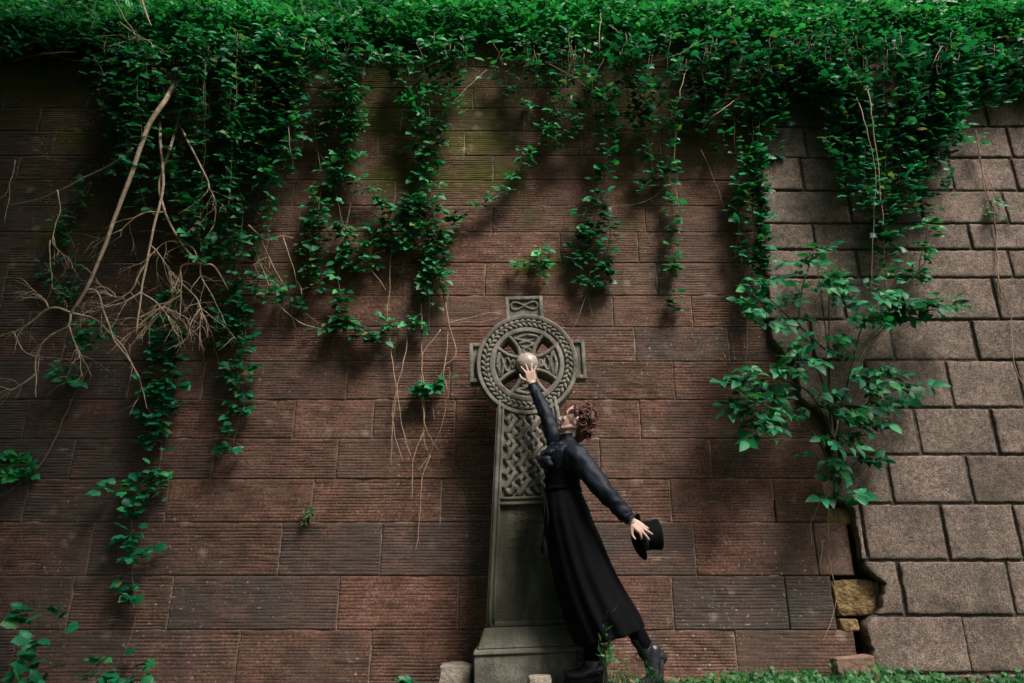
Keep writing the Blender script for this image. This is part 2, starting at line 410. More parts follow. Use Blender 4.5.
MOSS = [(at(u, v).x, at(u, v).z, px(0, v)*ru, px(0, v)*rv_) for u, v, ru, rv_ in [(22,82,34,10),(55,92,60,8),(410,178,55,26),(470,140,50,16),(375,120,45,24),(500,175,26,20),(540,265,34,14),(75,138,22,16),(60,235,30,22),(455,104,34,9),(600,55,40,10)]]
def mossy(x, z):
    return min(1.0, sum(math.exp(-((x-a)/c)**2 - ((z-b)/d)**2) for a, b, c, d in MOSS))
def old_wall():
    wall = empty('old_wall', (0, 0, 0), 'old reddish brown sandstone wall of long comb-tooled blocks, half hidden by ivy', 'wall')
    V = []; Q = []; A = []
    XL, XR = -7.5, 2.9
    for ci in range(len(lineZ) - 1):
        z1, z0 = lineZ[ci], lineZ[ci+1]; zm = (z0 + z1) / 2
        vm = (lineV[ci] + lineV[ci+1]) / 2 if ci + 1 < len(lineV) else 720
        js = [at(u, vm).x for u in known.get(ci, [])]
        xe = at(lEnd[ci], vm).x if ci in lEnd else bx(zm) + 0.25
        x = min(js) if js else R.uniform(-1, 0)
        while x > XL: x -= R.uniform(0.55, 1.15); js.append(max(x, XL))
        x = max(js)
        while x < xe - 0.35:
            x += R.uniform(0.6, 1.1)
            if x < xe - 0.3: js.append(x)
        js = sorted(set(js)) + [xe]
        for x0, x1 in zip(js[:-1], js[1:]):
            if x1 - x0 < 0.05: continue
            g = 0.0042; a0, a1 = x0 + g, x1 - g; c0, c1 = z0 + 0.0026, z1 - 0.0026
            uc = 512 + (x0+x1)/2 / px(0, vm)
            dark = max(0, R.gauss(0.12, 0.14)) + min(1.2, max(0, (330 - uc)) / 330) * 0.72 + (0.16 if vm < 150 else 0)  # dark grows leftwards: shade on the wall put into the block colour
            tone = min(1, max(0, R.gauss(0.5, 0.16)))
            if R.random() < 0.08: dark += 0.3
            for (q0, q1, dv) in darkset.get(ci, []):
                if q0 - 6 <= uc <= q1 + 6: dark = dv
            smooth = 1.0 if (ci == 16 and uc > 816) else 0.0
            if smooth: tone, dark, smooth = 0.95, 0.05, 0.0; flat = 0.0
            else: flat = 1.0
            pitch = 0.0205 * R.uniform(0.92, 1.08); mg = R.uniform(0.010, 0.022)
            depth = R.uniform(0.0018, 0.0046) * flat
            setb = max(-0.003, min(0.002, R.gauss(-0.0005, 0.0015)))
            nr = max(3, int((c1 - c0 - 2*mg) / pitch))
            zs = [c0, c0 + mg*0.6]
            prof = [0, 0]
            for k in range(nr):
                zb = c0 + mg + (c1-c0-2*mg) * k / nr; p_ = (c1-c0-2*mg) / nr
                jj = R.uniform(-0.1, 0.1)*p_; zs += [zb, zb + p_*0.22 + jj, zb + p_*0.44 + jj, zb + p_*0.74]; prof += [0.15, 1, 0.2, 0.0]
            zs += [c1 - mg*0.6, c1]; prof += [0, 0]
            nc = max(6, int((a1 - a0) / 0.03))
            xs = [a0, a0 + 0.006] + list(np.linspace(a0 + 0.02, a1 - 0.02, nc)) + [a1 - 0.006, a1]
            b = len(V); ox = R.uniform(0, 50); NZ, NX = len(zs), len(xs)
            slope = R.gauss(0, 0.001)
            for j, z in enumerate(zs):
                for i, xx in enumerate(xs):
                    wv = noise.noise((xx*2.1 + ox, z*4, ox))
                    ww = noise.noise((xx*9 + ox, z*12, ox + 7))
                    w3 = noise.noise((xx*13 + ox, z*34, ox + 3)); dm = depth * max(0.0, min(1.5, 0.85 + 1.1*wv + 1.1*w3))
                    ed = 1 if (i in (0, NX-1) or j in (0, NZ-1)) else 0
                    y = setb + prof[j]*dm + 0.005*ww + 0.0025*w3 + slope*(xx-x0) + (0.0015 + 0.012*max(0, ww-0.15) if ed else 0)
                    zz = z + 0.0035*noise.noise((xx*3 + ox, z*1.5, 2)) if 1 < j < NZ-2 else z
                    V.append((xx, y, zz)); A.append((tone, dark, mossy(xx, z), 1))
            for j in range(NZ-1):
                for i in range(NX-1): Q.append((b+j*NX+i, b+j*NX+i+1, b+(j+1)*NX+i+1, b+(j+1)*NX+i))
            # returns of the block into the joint
            loop = [b+i for i in range(NX)] + [b+j*NX+NX-1 for j in range(1, NZ)] + [b+(NZ-1)*NX+i for i in range(NX-2, -1, -1)] + [b+j*NX for j in range(NZ-2, 0, -1)]
            b2 = len(V); dep = 0.16 if abs(x1 - xe) < 1e-6 else 0.05
            for i in loop: V.append((V[i][0], dep, V[i][2])); A.append((tone, min(1, dark+0.3), 0, 1))
            L = len(loop)
            for k in range(L):
                k2 = (k+1) % L; Q.append((loop[k2], loop[k], b2+k, b2+k2))
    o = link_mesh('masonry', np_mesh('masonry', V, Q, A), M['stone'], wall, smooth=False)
    mb = MB(); zb = lineZ[-1]
    mb.add([(XL,0.0065,zb),(1.85,0.0065,zb),(1.85,0.0065,WTOP-0.01),(XL,0.0065,WTOP-0.01)], [(0,1,2,3)])
    mb.add([(1.85,0.0065,zof(500)),(2.6,0.0065,zof(500)),(2.6,0.0065,WTOP-0.01),(1.85,0.0065,WTOP-0.01)], [(0,1,2,3)])
    mb.build('mortar', M['mortar'], wall, smooth=False)
    mb = MB(); mb.box(XL, 2.9, 0.17, 0.6, zb, WTOP-0.012); mb.build('rubble_core', M['soil'], wall, smooth=False)
old_wall()

# ------------------------------------------------------------------ newer block-marked wall
rV = [43, 70, 97, 127, 158, 191, 224, 250, 278, 320, 360.5, 408, 455, 504, 561, 616, 674]
rZ = [zof(v, -0.07) for v in rV] + [zof(674, -0.07) - 0.38, zof(674, -0.07) - 0.76]
rknown = {4: [802], 5: [850], 6: [814, 970], 7: [858, 1011], 8: [843, 996], 9: [812, 892, 975], 10: [868, 950], 11: [836, 918, 995], 12: [890, 970], 13: [864, 945, 1018], 14: [902, 1011], 15: [967]}
def new_wall():
    wall = empty('block_wall', (2.6, 0, 0), 'paler grey brown wall marked out in square blocks with wide sunk joints', 'wall')
    V = []; Q = []; A = []; XR = 7.5; J = 0.0125; FY, JY = -0.075, -0.058
    for ci in range(len(rZ)-1):
        z1, z0 = rZ[ci], rZ[ci+1]
        vm = (rV[ci]+rV[ci+1])/2 if ci+1 < len(rV) else 720
        js = [at(u, vm, -0.07).x for u in rknown.get(ci, [])]
        if not js: js = [bx((z0+z1)/2) + R.uniform(0.35, 0.8)]
        x = max(js)
        while x < XR: x += R.uniform(0.52, 0.72); js.append(min(x, XR))
        x = min(js)
        while x > bx((z0+z1)/2) + 0.75: x -= R.uniform(0.5, 0.65); js.append(x)
        js = [None] + sorted(set(js))
        for x0, x1 in zip(js[:-1], js[1:]):
            tone = min(1, max(0, R.gauss(0.5, 0.2))); ox = R.uniform(0, 90)
            jt = J * (0.35 if ci == 15 else 1)
            c0, c1 = z0 + J, z1 - J*0.6; a1 = x1 - jt
            wdt = a1 - (x0 if x0 is not None else bx((z0+z1)/2))
            nx = max(5, int(wdt / 0.028)); nz = max(6, int((c1-c0)/0.028))
            ts = [0, 0.006/max(wdt,.1)] + list(np.linspace(0.02/max(wdt,.1), 1-0.02/max(wdt,.1), nx)) + [1-0.006/max(wdt,.1), 1]
            tz = [c0, c0+0.006] + list(np.linspace(c0+0.02, c1-0.02, nz)) + [c1-0.006, c1]
            b = len(V); NX, NZ = len(ts), len(tz); yo = R.gauss(0, 0.004)
            for j, z in enumerate(tz):
                if x0 is None:
                    a0 = bx(z) + 0.035*noise.noise((z*7, 3, 1)) + 0.018*noise.noise((z*29, 7, 1)); 
                    if a0 > a1 - 0.03: a0 = a1 - 0.03
                else: a0 = x0 + jt
                for i, t in enumerate(ts):
                    xx = a0 + (a1-a0)*t
                    n1 = noise.noise((xx*7+ox, z*7, ox)); n2 = noise.noise((xx*26, z*26, ox))
                    e = min(min(i, NX-1-i), min(j, NZ-1-j))
                    y = yo + FY + 0.005*n1 + 0.007*n2 + (0.006 if e == 0 else 0.001 if e == 1 else 0)
                    sh = 0.0065*noise.noise((z*21, xx*21, 9)) if e <= 1 else 0
                    V.append((xx + sh, y, z + sh)); A.append((tone, 0.15 if e == 0 else 0.03 if e == 1 else 0.0, 0, 1))
            for j in range(NZ-1):
                for i in range(NX-1): Q.append((b+j*NX+i, b+j*NX+i+1, b+(j+1)*NX+i+1, b+(j+1)*NX+i))
            loop = [b+i for i in range(NX)] + [b+j*NX+NX-1 for j in range(1, NZ)] + [b+(NZ-1)*NX+i for i in range(NX-2, -1, -1)] + [b+j*NX for j in range(NZ-2, 0, -1)]
            b2 = len(V)
            for i in loop: V.append((V[i][0], 0.0 if x0 is None else JY+0.01, V[i][2])); A.append((tone, 0.5, 0, 1))
            for k in range(len(loop)):
                k2 = (k+1) % len(loop); Q.append((loop[k2], loop[k], b2+k, b2+k2))
    # the sunk joint bed with the same ragged end
    zs = np.linspace(rZ[-1], WTOP-0.01, 150); b = len(V)
    for z in zs:
        xl = bx(z) + 0.035*noise.noise((z*7, 3, 1)) + 0.018*noise.noise((z*29, 7, 1)) + 0.012
        for i, (xx, y) in enumerate([(xl, 0.10), (xl, JY)] + [(xl + (XR-xl)*k/12, JY+0.002) for k in range(1, 13)]):
            V.append((xx, y, z)); A.append((0.3, 0.6, 0, 1))
    for j in range(len(zs)-1):
        for i in range(13): Q.append((b+j*14+i, b+j*14+i+1, b+(j+1)*14+i+1, b+(j+1)*14+i))
    link_mesh('masonry', np_mesh('masonry', V, Q, A), M['concrete'], wall, smooth=False)
    mb = MB(); mb.box(2.91, XR, 0.02, 0.6, rZ[-1], WTOP-0.012); mb.build('rubble_core', M['soil'], wall, smooth=False)
new_wall()

# ------------------------------------------------------------------ loose stones in the gap and at the foot
def stone(u0, u1, v0, v1, Y, depth, mat, name, label, group=None, seed=0, boxy=0.45, ang=0):
    a = at(u0, v1, Y); c = at(u1, v0, Y); ctr = (a + c) / 2; hx = (c.x-a.x)/2; hz = (c.z-a.z)/2
    bm = bmesh.new(); bmesh.ops.create_icosphere(bm, subdivisions=4, radius=1)
    for vv in bm.verts:
        p = vv.co; q = Vector([math.copysign(abs(k)**boxy, k) for k in p]);
        q = q * (1 / max(abs(q.x), abs(q.y), abs(q.z), 0.6)) * 0.5 + q * 0.5
        n_ = 1 + 0.10*noise.noise(p*1.8 + Vector((seed,0,0))) + 0.05*noise.noise(p*6 + Vector((seed,3,0)))
        q = Vector((q.x*hx, q.y*depth, q.z*hz)) * n_
        vv.co = Matrix.Rotation(rad(ang), 3, 'Y') @ q + Vector((ctr.x, Y + depth*0.9, ctr.z))
    me = bpy.data.meshes.new(name); bm.to_mesh(me); bm.free()
    base = Vector((ctr.x, Y + depth, ctr.z - hz)); o = link_mesh(name, me, mat); me.transform(Matrix.Translation(-base)); o.location = base
    tag(o, label, 'stone', group)
stone(837, 879, 580, 616, 0.02, 0.08, M['yellow'], 'rubble_stone', 'large yellow ochre rubble stone wedged in the dark gap between the two walls', seed=1, boxy=0.35)
stone(829, 851, 507, 525, 0.0, 0.06, M['yellow'], 'rubble_stone', 'small tan stone in the top pocket of the gap, right under the sapling', seed=5, boxy=0.5)
stone(841, 859, 619, 632, 0.0, 0.05, M['yellow'], 'rubble_stone', 'thin rounded tan stone just below the big yellow stone', seed=9, boxy=0.6)
stone(839, 876, 657, 684, -0.22, 0.05, M['brick'], 'brick_fragment', 'broken pinkish block lying in the grass at the foot of the gap', seed=12, boxy=0.35, ang=-4)
stone(437, 472, 665, 700, -0.30, 0.11, M['paleboulder'], 'boulder', 'brown boulder lying on the ground against the left side of the cross plinth', seed=15, boxy=0.55)
stone(528, 552, 676, 692, -0.80, 0.05, M['paleboulder'], 'pale_stone', 'small pale stone on the ground in front of the cross plinth', seed=18, boxy=0.7)

# ------------------------------------------------------------------ the bank above the wall
def bank():
    xs = np.linspace(-14, 14, 113); prof = [(0.02, WTOP-0.35), (0.03, WTOP-0.02), (0.14, WTOP+0.12), (0.4, WTOP+0.55), (0.8, WTOP+1.25), (1.4, WTOP+2.2), (2.5, WTOP+3.7), (5, WTOP+6.4), (9, WTOP+8.2), (25, WTOP+9), (50, WTOP+9.5)]
    V = []; 
    for (y, z) in prof:
        for x in xs: V.append((x*(1 if y < 9 else 4), y, z + (0.07*noise.noise((x*1.2, y*2, 1)) if y > 0.1 else 0)))
    n = len(xs); Fq = [(j*n+i, j*n+i+1, (j+1)*n+i+1, (j+1)*n+i) for j in range(len(prof)-1) for i in range(n-1)]
    tag(link_mesh('bank_terrain', np_mesh('bank_terrain', V, Fq), M['turf']), kind='structure')
bank()
BP = [(0.03, WTOP-0.02), (0.14, WTOP+0.12), (0.4, WTOP+0.55), (0.8, WTOP+1.25), (1.4, WTOP+2.2), (2.5, WTOP+3.7), (5, WTOP+6.4)]
def bankz(y): return float(np.interp(y, [a for a, _ in BP], [b for _, b in BP]))

# ------------------------------------------------------------------ leaves
def T_(verts, faces): return np.array(verts, np.float32), np.array(faces, np.int32)
IVY = T_([(0,0,0),(0,0.5,0.05),(0.22,-0.04,-0.03),(0.46,0.14,-0.08),(0.36,0.36,-0.01),(0.36,0.58,-0.05),(0.19,0.76,0.0),(0,1.0,-0.07),(-0.19,0.76,0.0),(-0.36,0.58,-0.05),(-0.36,0.36,-0.01),(-0.46,0.14,-0.08),(-0.22,-0.04,-0.03)],
         [(1,0,2),(1,2,3),(1,3,4),(1,4,5),(1,5,6),(1,6,7),(1,7,8),(1,8,9),(1,9,10),(1,10,11),(1,11,12),(1,12,0)])
OVAL = T_([(0,0,0),(0.0,0.35,0.0),(0.0,0.7,-0.04),(0,1.0,-0.12),(0.2,0.16,0.03),(0.3,0.40,0.05),(0.22,0.70,0.0),(-0.2,0.16,0.03),(-0.3,0.40,0.05),(-0.22,0.70,0.0)],
          [(0,4,1),(1,4,5),(1,5,6),(1,6,2),(2,6,3),(0,1,7),(1,8,7),(1,9,8),(1,2,9),(2,3,9)])
LANCE = T_([(0,0,0),(0.0,0.4,0.02),(0,1.0,-0.16),(0.11,0.22,0.03),(0.13,0.55,0.0),(-0.11,0.22,0.03),(-0.13,0.55,0.0)],
           [(0,3,1),(1,3,4),(1,4,2),(0,1,5),(1,6,5),(1,2,6)])
BLADE = T_([(-0.02,0,0),(0.02,0,0),(0.018,0.35,0.02),(-0.018,0.35,0.02),(0.012,0.7,-0.03),(-0.012,0.7,-0.03),(0,1,-0.16)], [(0,1,2),(0,2,3),(3,2,4),(3,4,5),(5,4,6)])

class Leaves:
    def __init__(s): s.p = []; s.d = []; s.n = []; s.s = []; s.w = []
    def add(s, p, d, n, size, w=1.0): s.p.append(tuple(p)); s.d.append(tuple(d)); s.n.append(tuple(n)); s.s.append(size); s.w.append(w)
    def build(s, name, tpl, mat, parent=None):
        TV, TF = tpl
        if not s.p: return None
        p, d, n = (np.array(x, np.float32) for x in (s.p, s.d, s.n)); sz = np.array(s.s, np.float32)[:, None]; wd = np.array(s.w, np.float32)[:, None, None]
        d /= np.linalg.norm(d, axis=1, keepdims=True) + 1e-9
        n = n - d*(n*d).sum(1, keepdims=True); n /= np.linalg.norm(n, axis=1, keepdims=True) + 1e-9
        l = np.cross(d, n)
        cz = NR.uniform(0.4, 1.9, (len(p), 1, 1)).astype(np.float32)
        loc = TV[None]*sz[:, None]
        V = p[:, None] + loc[:, :, 0:1]*wd*l[:, None] + loc[:, :, 1:2]*d[:, None] + loc[:, :, 2:3]*cz*n[:, None]
        k = len(TV); Fc = TF[None] + (np.arange(len(p))*k)[:, None, None]
        return link_mesh(name, np_mesh(name, V.reshape(-1, 3), Fc.reshape(-1, 3)), mat, parent, smooth=False)

def rv(a=1.0): return Vector((R.gauss(0, a), R.gauss(0, a), R.gauss(0, a)))
def leaf_pose(out=1.0, droop=0.35):
    ang = R.gauss(0, 1.0)
    d = Vector((math.sin(ang), -abs(math.cos(ang))*out - 0.1, -droop + R.gauss(0, 0.28)))
    n = Vector((R.gauss(0.1, 0.4), -0.8 + R.gauss(0, 0.4), 0.75))
    return d.normalized(), n.normalized()

def put(L, node, size, tri=0.0, out=1.0, droop=0.35, reach=0.05):
    d, n = leaf_pose(out, droop)
    p = node + d * R.uniform(0.2, 1.0) * reach * 1.3 + rv(0.008)
    s_ = size * 1.45 * R.uniform(0.5, 1.2)
    if R.random() < tri:
        side = d.cross(n).normalized()
        L.add(p, d, n + rv(0.1), s_); 
        for sg in (1, -1):
            L.add(p, d*0.45 + side*sg*0.9, n + side*sg*0.1 + rv(0.1), s_*0.85)
    else: L.add(p, d, n, s_, R.uniform(0.85, 1.25))

def trail(pts, L, SB, dens, size, tri, rad0=0.004, rad1=0.0015, t0=0.0, t1=1.0, clump=None, reach=0.05, out=1.0, wob=0.02, droop=0.35):
    """one trailing stem with leaves along it; clump(t) scales how leafy it is"""
    P = smooth_path(pts, 5)
    ph = R.uniform(0, 90)
    P = [p + Vector((wob*noise.noise((p.z*6, ph, 0)), 0.4*wob*noise.noise((p.z*6, ph, 5)), 0)) for p in P]
    if SB is not None: SB.tube(P, list(np.linspace(rad0, rad1, len(P))), 5)
    ln = sum((P[i+1]-P[i]).length for i in range(len(P)-1)); n = int(ln*dens)
    for k in range(n):
        t = t0 + (t1-t0)*R.random()
        if clump and R.random() > clump(t): continue
        f = t*(len(P)-1); i = min(int(f), len(P)-2); node = P[i].lerp(P[i+1], f-i)
        put(L, node, size, tri, out, droop, reach)
    return P

def curtain(name, label, cat, prof, n, dens, size, tri, tpl, mat, topv=(34, 60), ytop=(-0.10, -0.42), yend=(-0.04, -0.20), minfrac=0.45, group=None, patch=0.0, reach=0.07, drift=6):
    us = [p[0] for p in prof]; vs = [p[1] for p in prof]
    root = empty(name, at((us[0]+us[-1])/2, 50, -0.05), label, cat, group)
    L = Leaves(); SB = MB()
    for k in range(n):
        u = R.uniform(us[0], us[-1]); vb = float(np.interp(u, us, vs))
        vt = R.uniform(*topv); ve = vt + (vb - vt)*R.uniform(minfrac, 1.0)**0.8
        y0 = R.uniform(*ytop); y1 = R.uniform(*yend)
        du = R.gauss(0, drift)
        pts = [at(u+du, vt-6, -0.02), at(u+du, vt, y0*0.7)]
        for t in (0.25, 0.5, 0.75, 1.0):
            pts.append(at(u+du*(1-t)+R.gauss(0, 3.0), vt+(ve-vt)*t, y0+(y1-y0)*t**0.8))
        ph = R.uniform(0, 100)
        size_k = size*R.uniform(0.6, 1.1)
        cl = (lambda t, ph=ph: 1.0 if noise.noise((t*4+ph, ph, 0)) > -0.22 + patch else 0.1)
        trail(pts, L, SB, dens*0.74, size_k, tri, 0.0035, 0.0012, 0.04, 1.0, cl, reach)
    SB.build('stems', M['stem'], root); L.build('foliage', tpl, mat, root)
    return root

# dense hanging masses ------------------------------------------------
curtain('ivy_curtain', 'deep leafy curtain hanging over the wall beside the dead branches, longest in the middle', 'ivy',
        [(108,120),(125,180),(150,245),(185,262),(230,285),(262,255),(285,190),(303,115)], 64, 46, 0.068, 0.6, OVAL, M['bramble'], group=None, drift=10, ytop=(-0.1,-0.5), yend=(-0.05,-0.34))
curtain('bramble_curtain', 'ragged bramble fringe on the wall top between the dark left curtain and the middle strands', 'bramble',
        [(296,120),(330,150),(352,128),(372,62),(388,70),(410,122),(440,130),(470,92),(520,105),(556,150),(575,150)], 46, 40, 0.066, 0.6, OVAL, M['bramble'], minfrac=0.3, patch=0.12)
curtain('ivy_curtain', 'broad thick ivy fringe above the bare pinkish wall in the middle right', 'ivy',
        [(560,150),(590,165),(615,150),(640,168),(675,150),(700,140),(735,165),(760,175),(785,120),(812,95)], 74, 58, 0.054, 0.15, IVY, M['ivy'], minfrac=0.4, ytop=(-0.1,-0.45), patch=0.14)
curtain('ivy_curtain', 'long dark ivy curtain hanging far down over the paler block wall above the sapling', 'ivy',
        [(800,95),(822,130),(840,200),(862,235),(885,285),(915,250),(940,215),(955,150),(968,95)], 84, 58, 0.056, 0.12, IVY, M['ivy'], minfrac=0.45, ytop=(-0.1,-0.5), yend=(-0.06,-0.32), patch=0.1)
curtain('ivy_curtain', 'short dark ivy fringe along the wall top at the right end', 'ivy',
        [(955,100),(985,112),(1010,105),(1040,120),(1100,130),(1180,110)], 54, 48, 0.066, 0.2, IVY, M['ivy'], minfrac=0.55)
curtain('ivy_curtain', 'thin short weedy fringe along the bare wall top at the left end', 'ivy',
        [(-160,60),(-60,70),(0,62),(30,55),(60,56),(90,58),(115,95)], 40, 36, 0.06, 0.5, OVAL, M['bramble'], minfrac=0.3, topv=(30,46), ytop=(-0.05,-0.25))

# single strands --------------------------------------------------------
def strand(label, paths, dens, size, tri, tpl, mat, group='ivy strands hanging down the wall', clumps=None, reach=0.055, name='ivy_strand', stem='stem', droop=0.35, t0=0.0, radii=(0.0050,0.0022), cat='ivy'):
    P0 = at(*paths[0][0]); root = empty(name, P0, label, cat, group)
    L = Leaves(); SB = MB()
    for i, p in enumerate(paths):
        cl = clumps[i] if clumps else None
        f = None
        if cl: f = (lambda t, cl=cl: 1.0 if any(a <= t <= b for a, b in cl) else 0.05)
        trail([at(*q) for q in p], L, SB, dens, size, tri, radii[0], radii[1], t0, 1.0, f, reach, droop=droop)
    SB.build('stem', M[stem], root); L.build('foliage', tpl, mat, root)
    return root
G = 'ivy strands hanging down the wall'
strand('long leafy strand trailing below the left curtain, right of the dark rosette strand', [[(238,230,-.15),(236,280,-.1),(240,320,-.07),(238,370,-.06),(243,400,-.05),(233,448,-.05)], [(240,250,-.2),(228,300,-.1),(230,345,-.07)], [(240,300,-.1),(246,340,-.07),(244,385,-.06)]], 62, 0.058, 0.55, OVAL, M['ivy'], clumps=[[(0,.62),(.7,1)],[(0,1)],[(0,1)]], reach=0.09)
strand('dense dark green rosette strand hanging under the tangle of dead twigs', [[(176,290,-.2),(172,330,-.12),(168,380,-.08),(160,445,-.06)], [(178,320,-.15),(180,370,-.1),(172,410,-.06)], [(165,330,-.12),(153,390,-.08),(152,442,-.06)]], 85, 0.056, 0.3, IVY, M['ivy'], reach=0.08)
strand('detached strand with two leafy clumps and a bare tail low on the left wall', [[(160,445,-.06),(157,475,-.06),(140,500,-.07),(132,525,-.08),(134,590,-.06),(134,625,-.04),(122,660,-.03)], [(157,470,-.06),(125,482,-.07),(110,492,-.06)], [(156,480,-.05),(152,505,-.05)], [(135,530,-.06),(118,545,-.06)], [(135,560,-.06),(150,545,-.05)]],
       70, 0.052, 0.25, IVY, M['ivy'], clumps=[[(.10,.27),(.36,.69)],[(0,1)],[(0,1)],[(0,1)],[(0,1)]], reach=0.07)
strand('small leafy spray hanging beside the lower fork of the dead branches, far left', [[(85,318,-.2),(88,335,-.14),(80,350,-.1)], [(70,365,-.1),(65,372,-.08),(84,382,-.07)], [(104,325,-.15),(92,338,-.1)]], 110, 0.055, 0.3, OVAL, M['bramble'])
strand('bright green leaf tuft on the pale liana at the left edge', [[(30,462,-.05),(15,456,-.07),(8,462,-.05)], [(28,470,-.05),(14,473,-.06)]], 160, 0.062, 0.2, IVY, M['bank'])
strand('faint mossy sprays behind the dead branch at the upper left', [[(62,220,-.05),(75,255,-.05),(70,300,-.05)], [(45,262,-.05),(60,285,-.05)], [(95,170,-.08),(60,235,-.05)]], 70, 0.042, 0.3, OVAL, M['bramble'])
strand('leafy side strand crossing under the twigs right of the left curtain', [[(252,235,-.18),(262,262,-.1),(285,290,-.07),(300,308,-.05)], [(262,270,-.1),(250,300,-.07)], [(275,285,-.1),(262,303,-.06)]], 70, 0.055, 0.5, OVAL, M['bramble'], reach=0.07)
strand('leafy strand left of the middle pair, bushy at its pale tip', [[(308,92,-.25),(316,140,-.15),(322,180,-.1),(318,215,-.1),(322,250,-.08),(318,285,-.06)], [(325,205,-.1),(310,240,-.08),(312,275,-.06)]], 95, 0.055, 0.5, OVAL, M['bramble'], reach=0.07, clumps=[[(.0,.2),(.42,1)],[(0,1)]])
strand('leafy strand dropping from the bare notch of the fringe, slanting right at its foot', [[(346,58,-.3),(348,100,-.2),(352,140,-.14),(354,172,-.1),(368,192,-.08),(392,210,-.06)], [(342,70,-.3),(356,120,-.18),(350,165,-.12)], [(352,120,-.15),(340,160,-.1),(338,190,-.06)]], 80, 0.055, 0.5, OVAL, M['bramble'], reach=0.07, clumps=[[(.05,1)],[(0,.8)],[]])
strand('thin strand right of the middle pair, with leaves at its half height', [[(366,85,-.22),(358,125,-.14),(350,160,-.1),(336,185,-.08),(342,222,-.08),(350,245,-.06),(344,268,-.05)], [(345,225,-.08),(358,240,-.06)]], 75, 0.055, 0.5, OVAL, M['bramble'], reach=0.06, clumps=[[(.0,.3),(.68,1)],[(0,1)]])
strand('strand ending in a wide flat leaf spray left of the cross', [[(352,190,-.1),(346,235,-.08),(337,270,-.06),(342,300,-.06),(344,325,-.06)], [(343,322,-.06),(360,330,-.07),(375,337,-.07)], [(343,322,-.06),(330,330,-.07)], [(300,310,-.05),(330,330,-.05)]], 105, 0.058, 0.5, OVAL, M['bramble'], reach=0.07, clumps=[[(.65,1)],[(0,1)],[(0,1)],[(.8,1)]])
strand('bushy strand high left of the cross, above the dangling roots', [[(428,95,-.18),(430,150,-.12),(415,190,-.1),(418,215,-.1),(420,240,-.08)], [(412,205,-.12),(400,225,-.1),(412,250,-.08)], [(418,215,-.12),(432,240,-.1),(440,270,-.08),(428,300,-.05)], [(405,200,-.1),(440,210,-.1)], [(455,100,-.2),(440,135,-.12),(425,165,-.08),(420,190,-.06)], [(410,100,-.2),(424,150,-.1),(432,200,-.08),(438,250,-.06),(430,300,-.05)], [(395,205,-.1),(378,240,-.05),(362,268,-.04)]], 105, 0.058, 0.5, OVAL, M['bramble'], reach=0.09, clumps=[[(.0,.42),(.62,1)],[(0,1)],[(0,1)],[(0,1)],[(0,.6)],[],[]])
strand('two small leaf sprays on the root tops above the left arm of the cross', [[(384,318,-.05),(392,328,-.07)], [(415,322,-.06),(422,332,-.07)], [(410,322,-.06),(420,318,-.06)]], 150, 0.055, 0.4, OVAL, M['bramble'])
strand('small leaf spray among the dangling roots at the height of the lower wheel rim', [[(424,388,-.07),(412,392,-.08)], [(424,388,-.07),(438,385,-.08)], [(424,384,-.06),(446,380,-.06)]], 120, 0.052, 0.4, IVY, M['ivy'])
strand('thin leafy strand running down from the fringe at a slant, high above the cross', [[(563,95,-.2),(548,125,-.12),(530,155,-.08),(505,185,-.07),(480,205,-.05),(445,222,-.04)], [(530,155,-.08),(515,150,-.08)], [(548,125,-.1),(560,150,-.08)]], 62, 0.055, 0.5, OVAL, M['bramble'], reach=0.06)
strand('small plant rooted in a joint just above the top of the cross', [[(541,248,-.03),(540,265,-.06),(538,284,-.05)], [(540,262,-.05),(552,272,-.07)], [(528,262,-.03),(514,266,-.05)]], 95, 0.05, 0.3, OVAL, M['bramble'], name='wall_plant', cat='plant', group=None)
strand('dense ivy strand hanging right above the right arm of the cross', [[(604,90,-.28),(608,150,-.15),(600,190,-.1),(592,235,-.08),(590,290,-.05)], [(600,185,-.12),(580,225,-.08),(580,265,-.06)], [(600,200,-.12),(610,235,-.08),(602,285,-.05)]], 90, 0.056, 0.2, IVY, M['ivy'], reach=0.075, clumps=[[(.0,.42),(.5,1)],[(.3,1)],[(.3,1)]])
strand('narrow beaded ivy strand alone on the pinkish wall right of the cross', [[(672,110,-.22),(668,168,-.1),(672,200,-.06),(673,250,-.05),(674,308,-.04)]], 95, 0.05, 0.1, IVY, M['ivy'], clumps=[[(.0,.35),(.48,.66),(.7,.84),(.91,1)]], reach=0.05)
strand('tall ivy strand running down the seam of the two walls above the sapling', [[(750,150,-.15),(752,200,-.14),(755,250,-.13),(750,300,-.1)], [(748,160,-.15),(738,205,-.08),(736,260,-.06)], [(756,150,-.15),(762,210,-.14),(762,270,-.12)]], 90, 0.056, 0.1, IVY, M['ivy'], reach=0.07)
strand('short sparse strand left of the beaded one, under the thick fringe', [[(645,150,-.15),(652,175,-.08),(640,192,-.06)], [(660,160,-.12),(672,175,-.08)]], 85, 0.052, 0.1, IVY, M['ivy'])
strand('light green leafy tail under the long dark curtain above the sapling', [[(928,225,-.25),(922,255,-.18),(918,285,-.14)], [(915,262,-.18),(905,285,-.14)]], 105, 0.055, 0.3, OVAL, M['bramble'])
strand('long almost bare strand with few leaves on the pale wall near the right edge', [[(976,130,-.15),(984,180,-.12),(994,215,-.1),(997,260,-.1),(1000,300,-.09)], [(990,180,-.12),(1000,212,-.1)]], 40, 0.045, 0.2, OVAL, M['bramble'], clumps=[[(.0,.15),(.4,.55)],[(.5,1)]], stem='root')

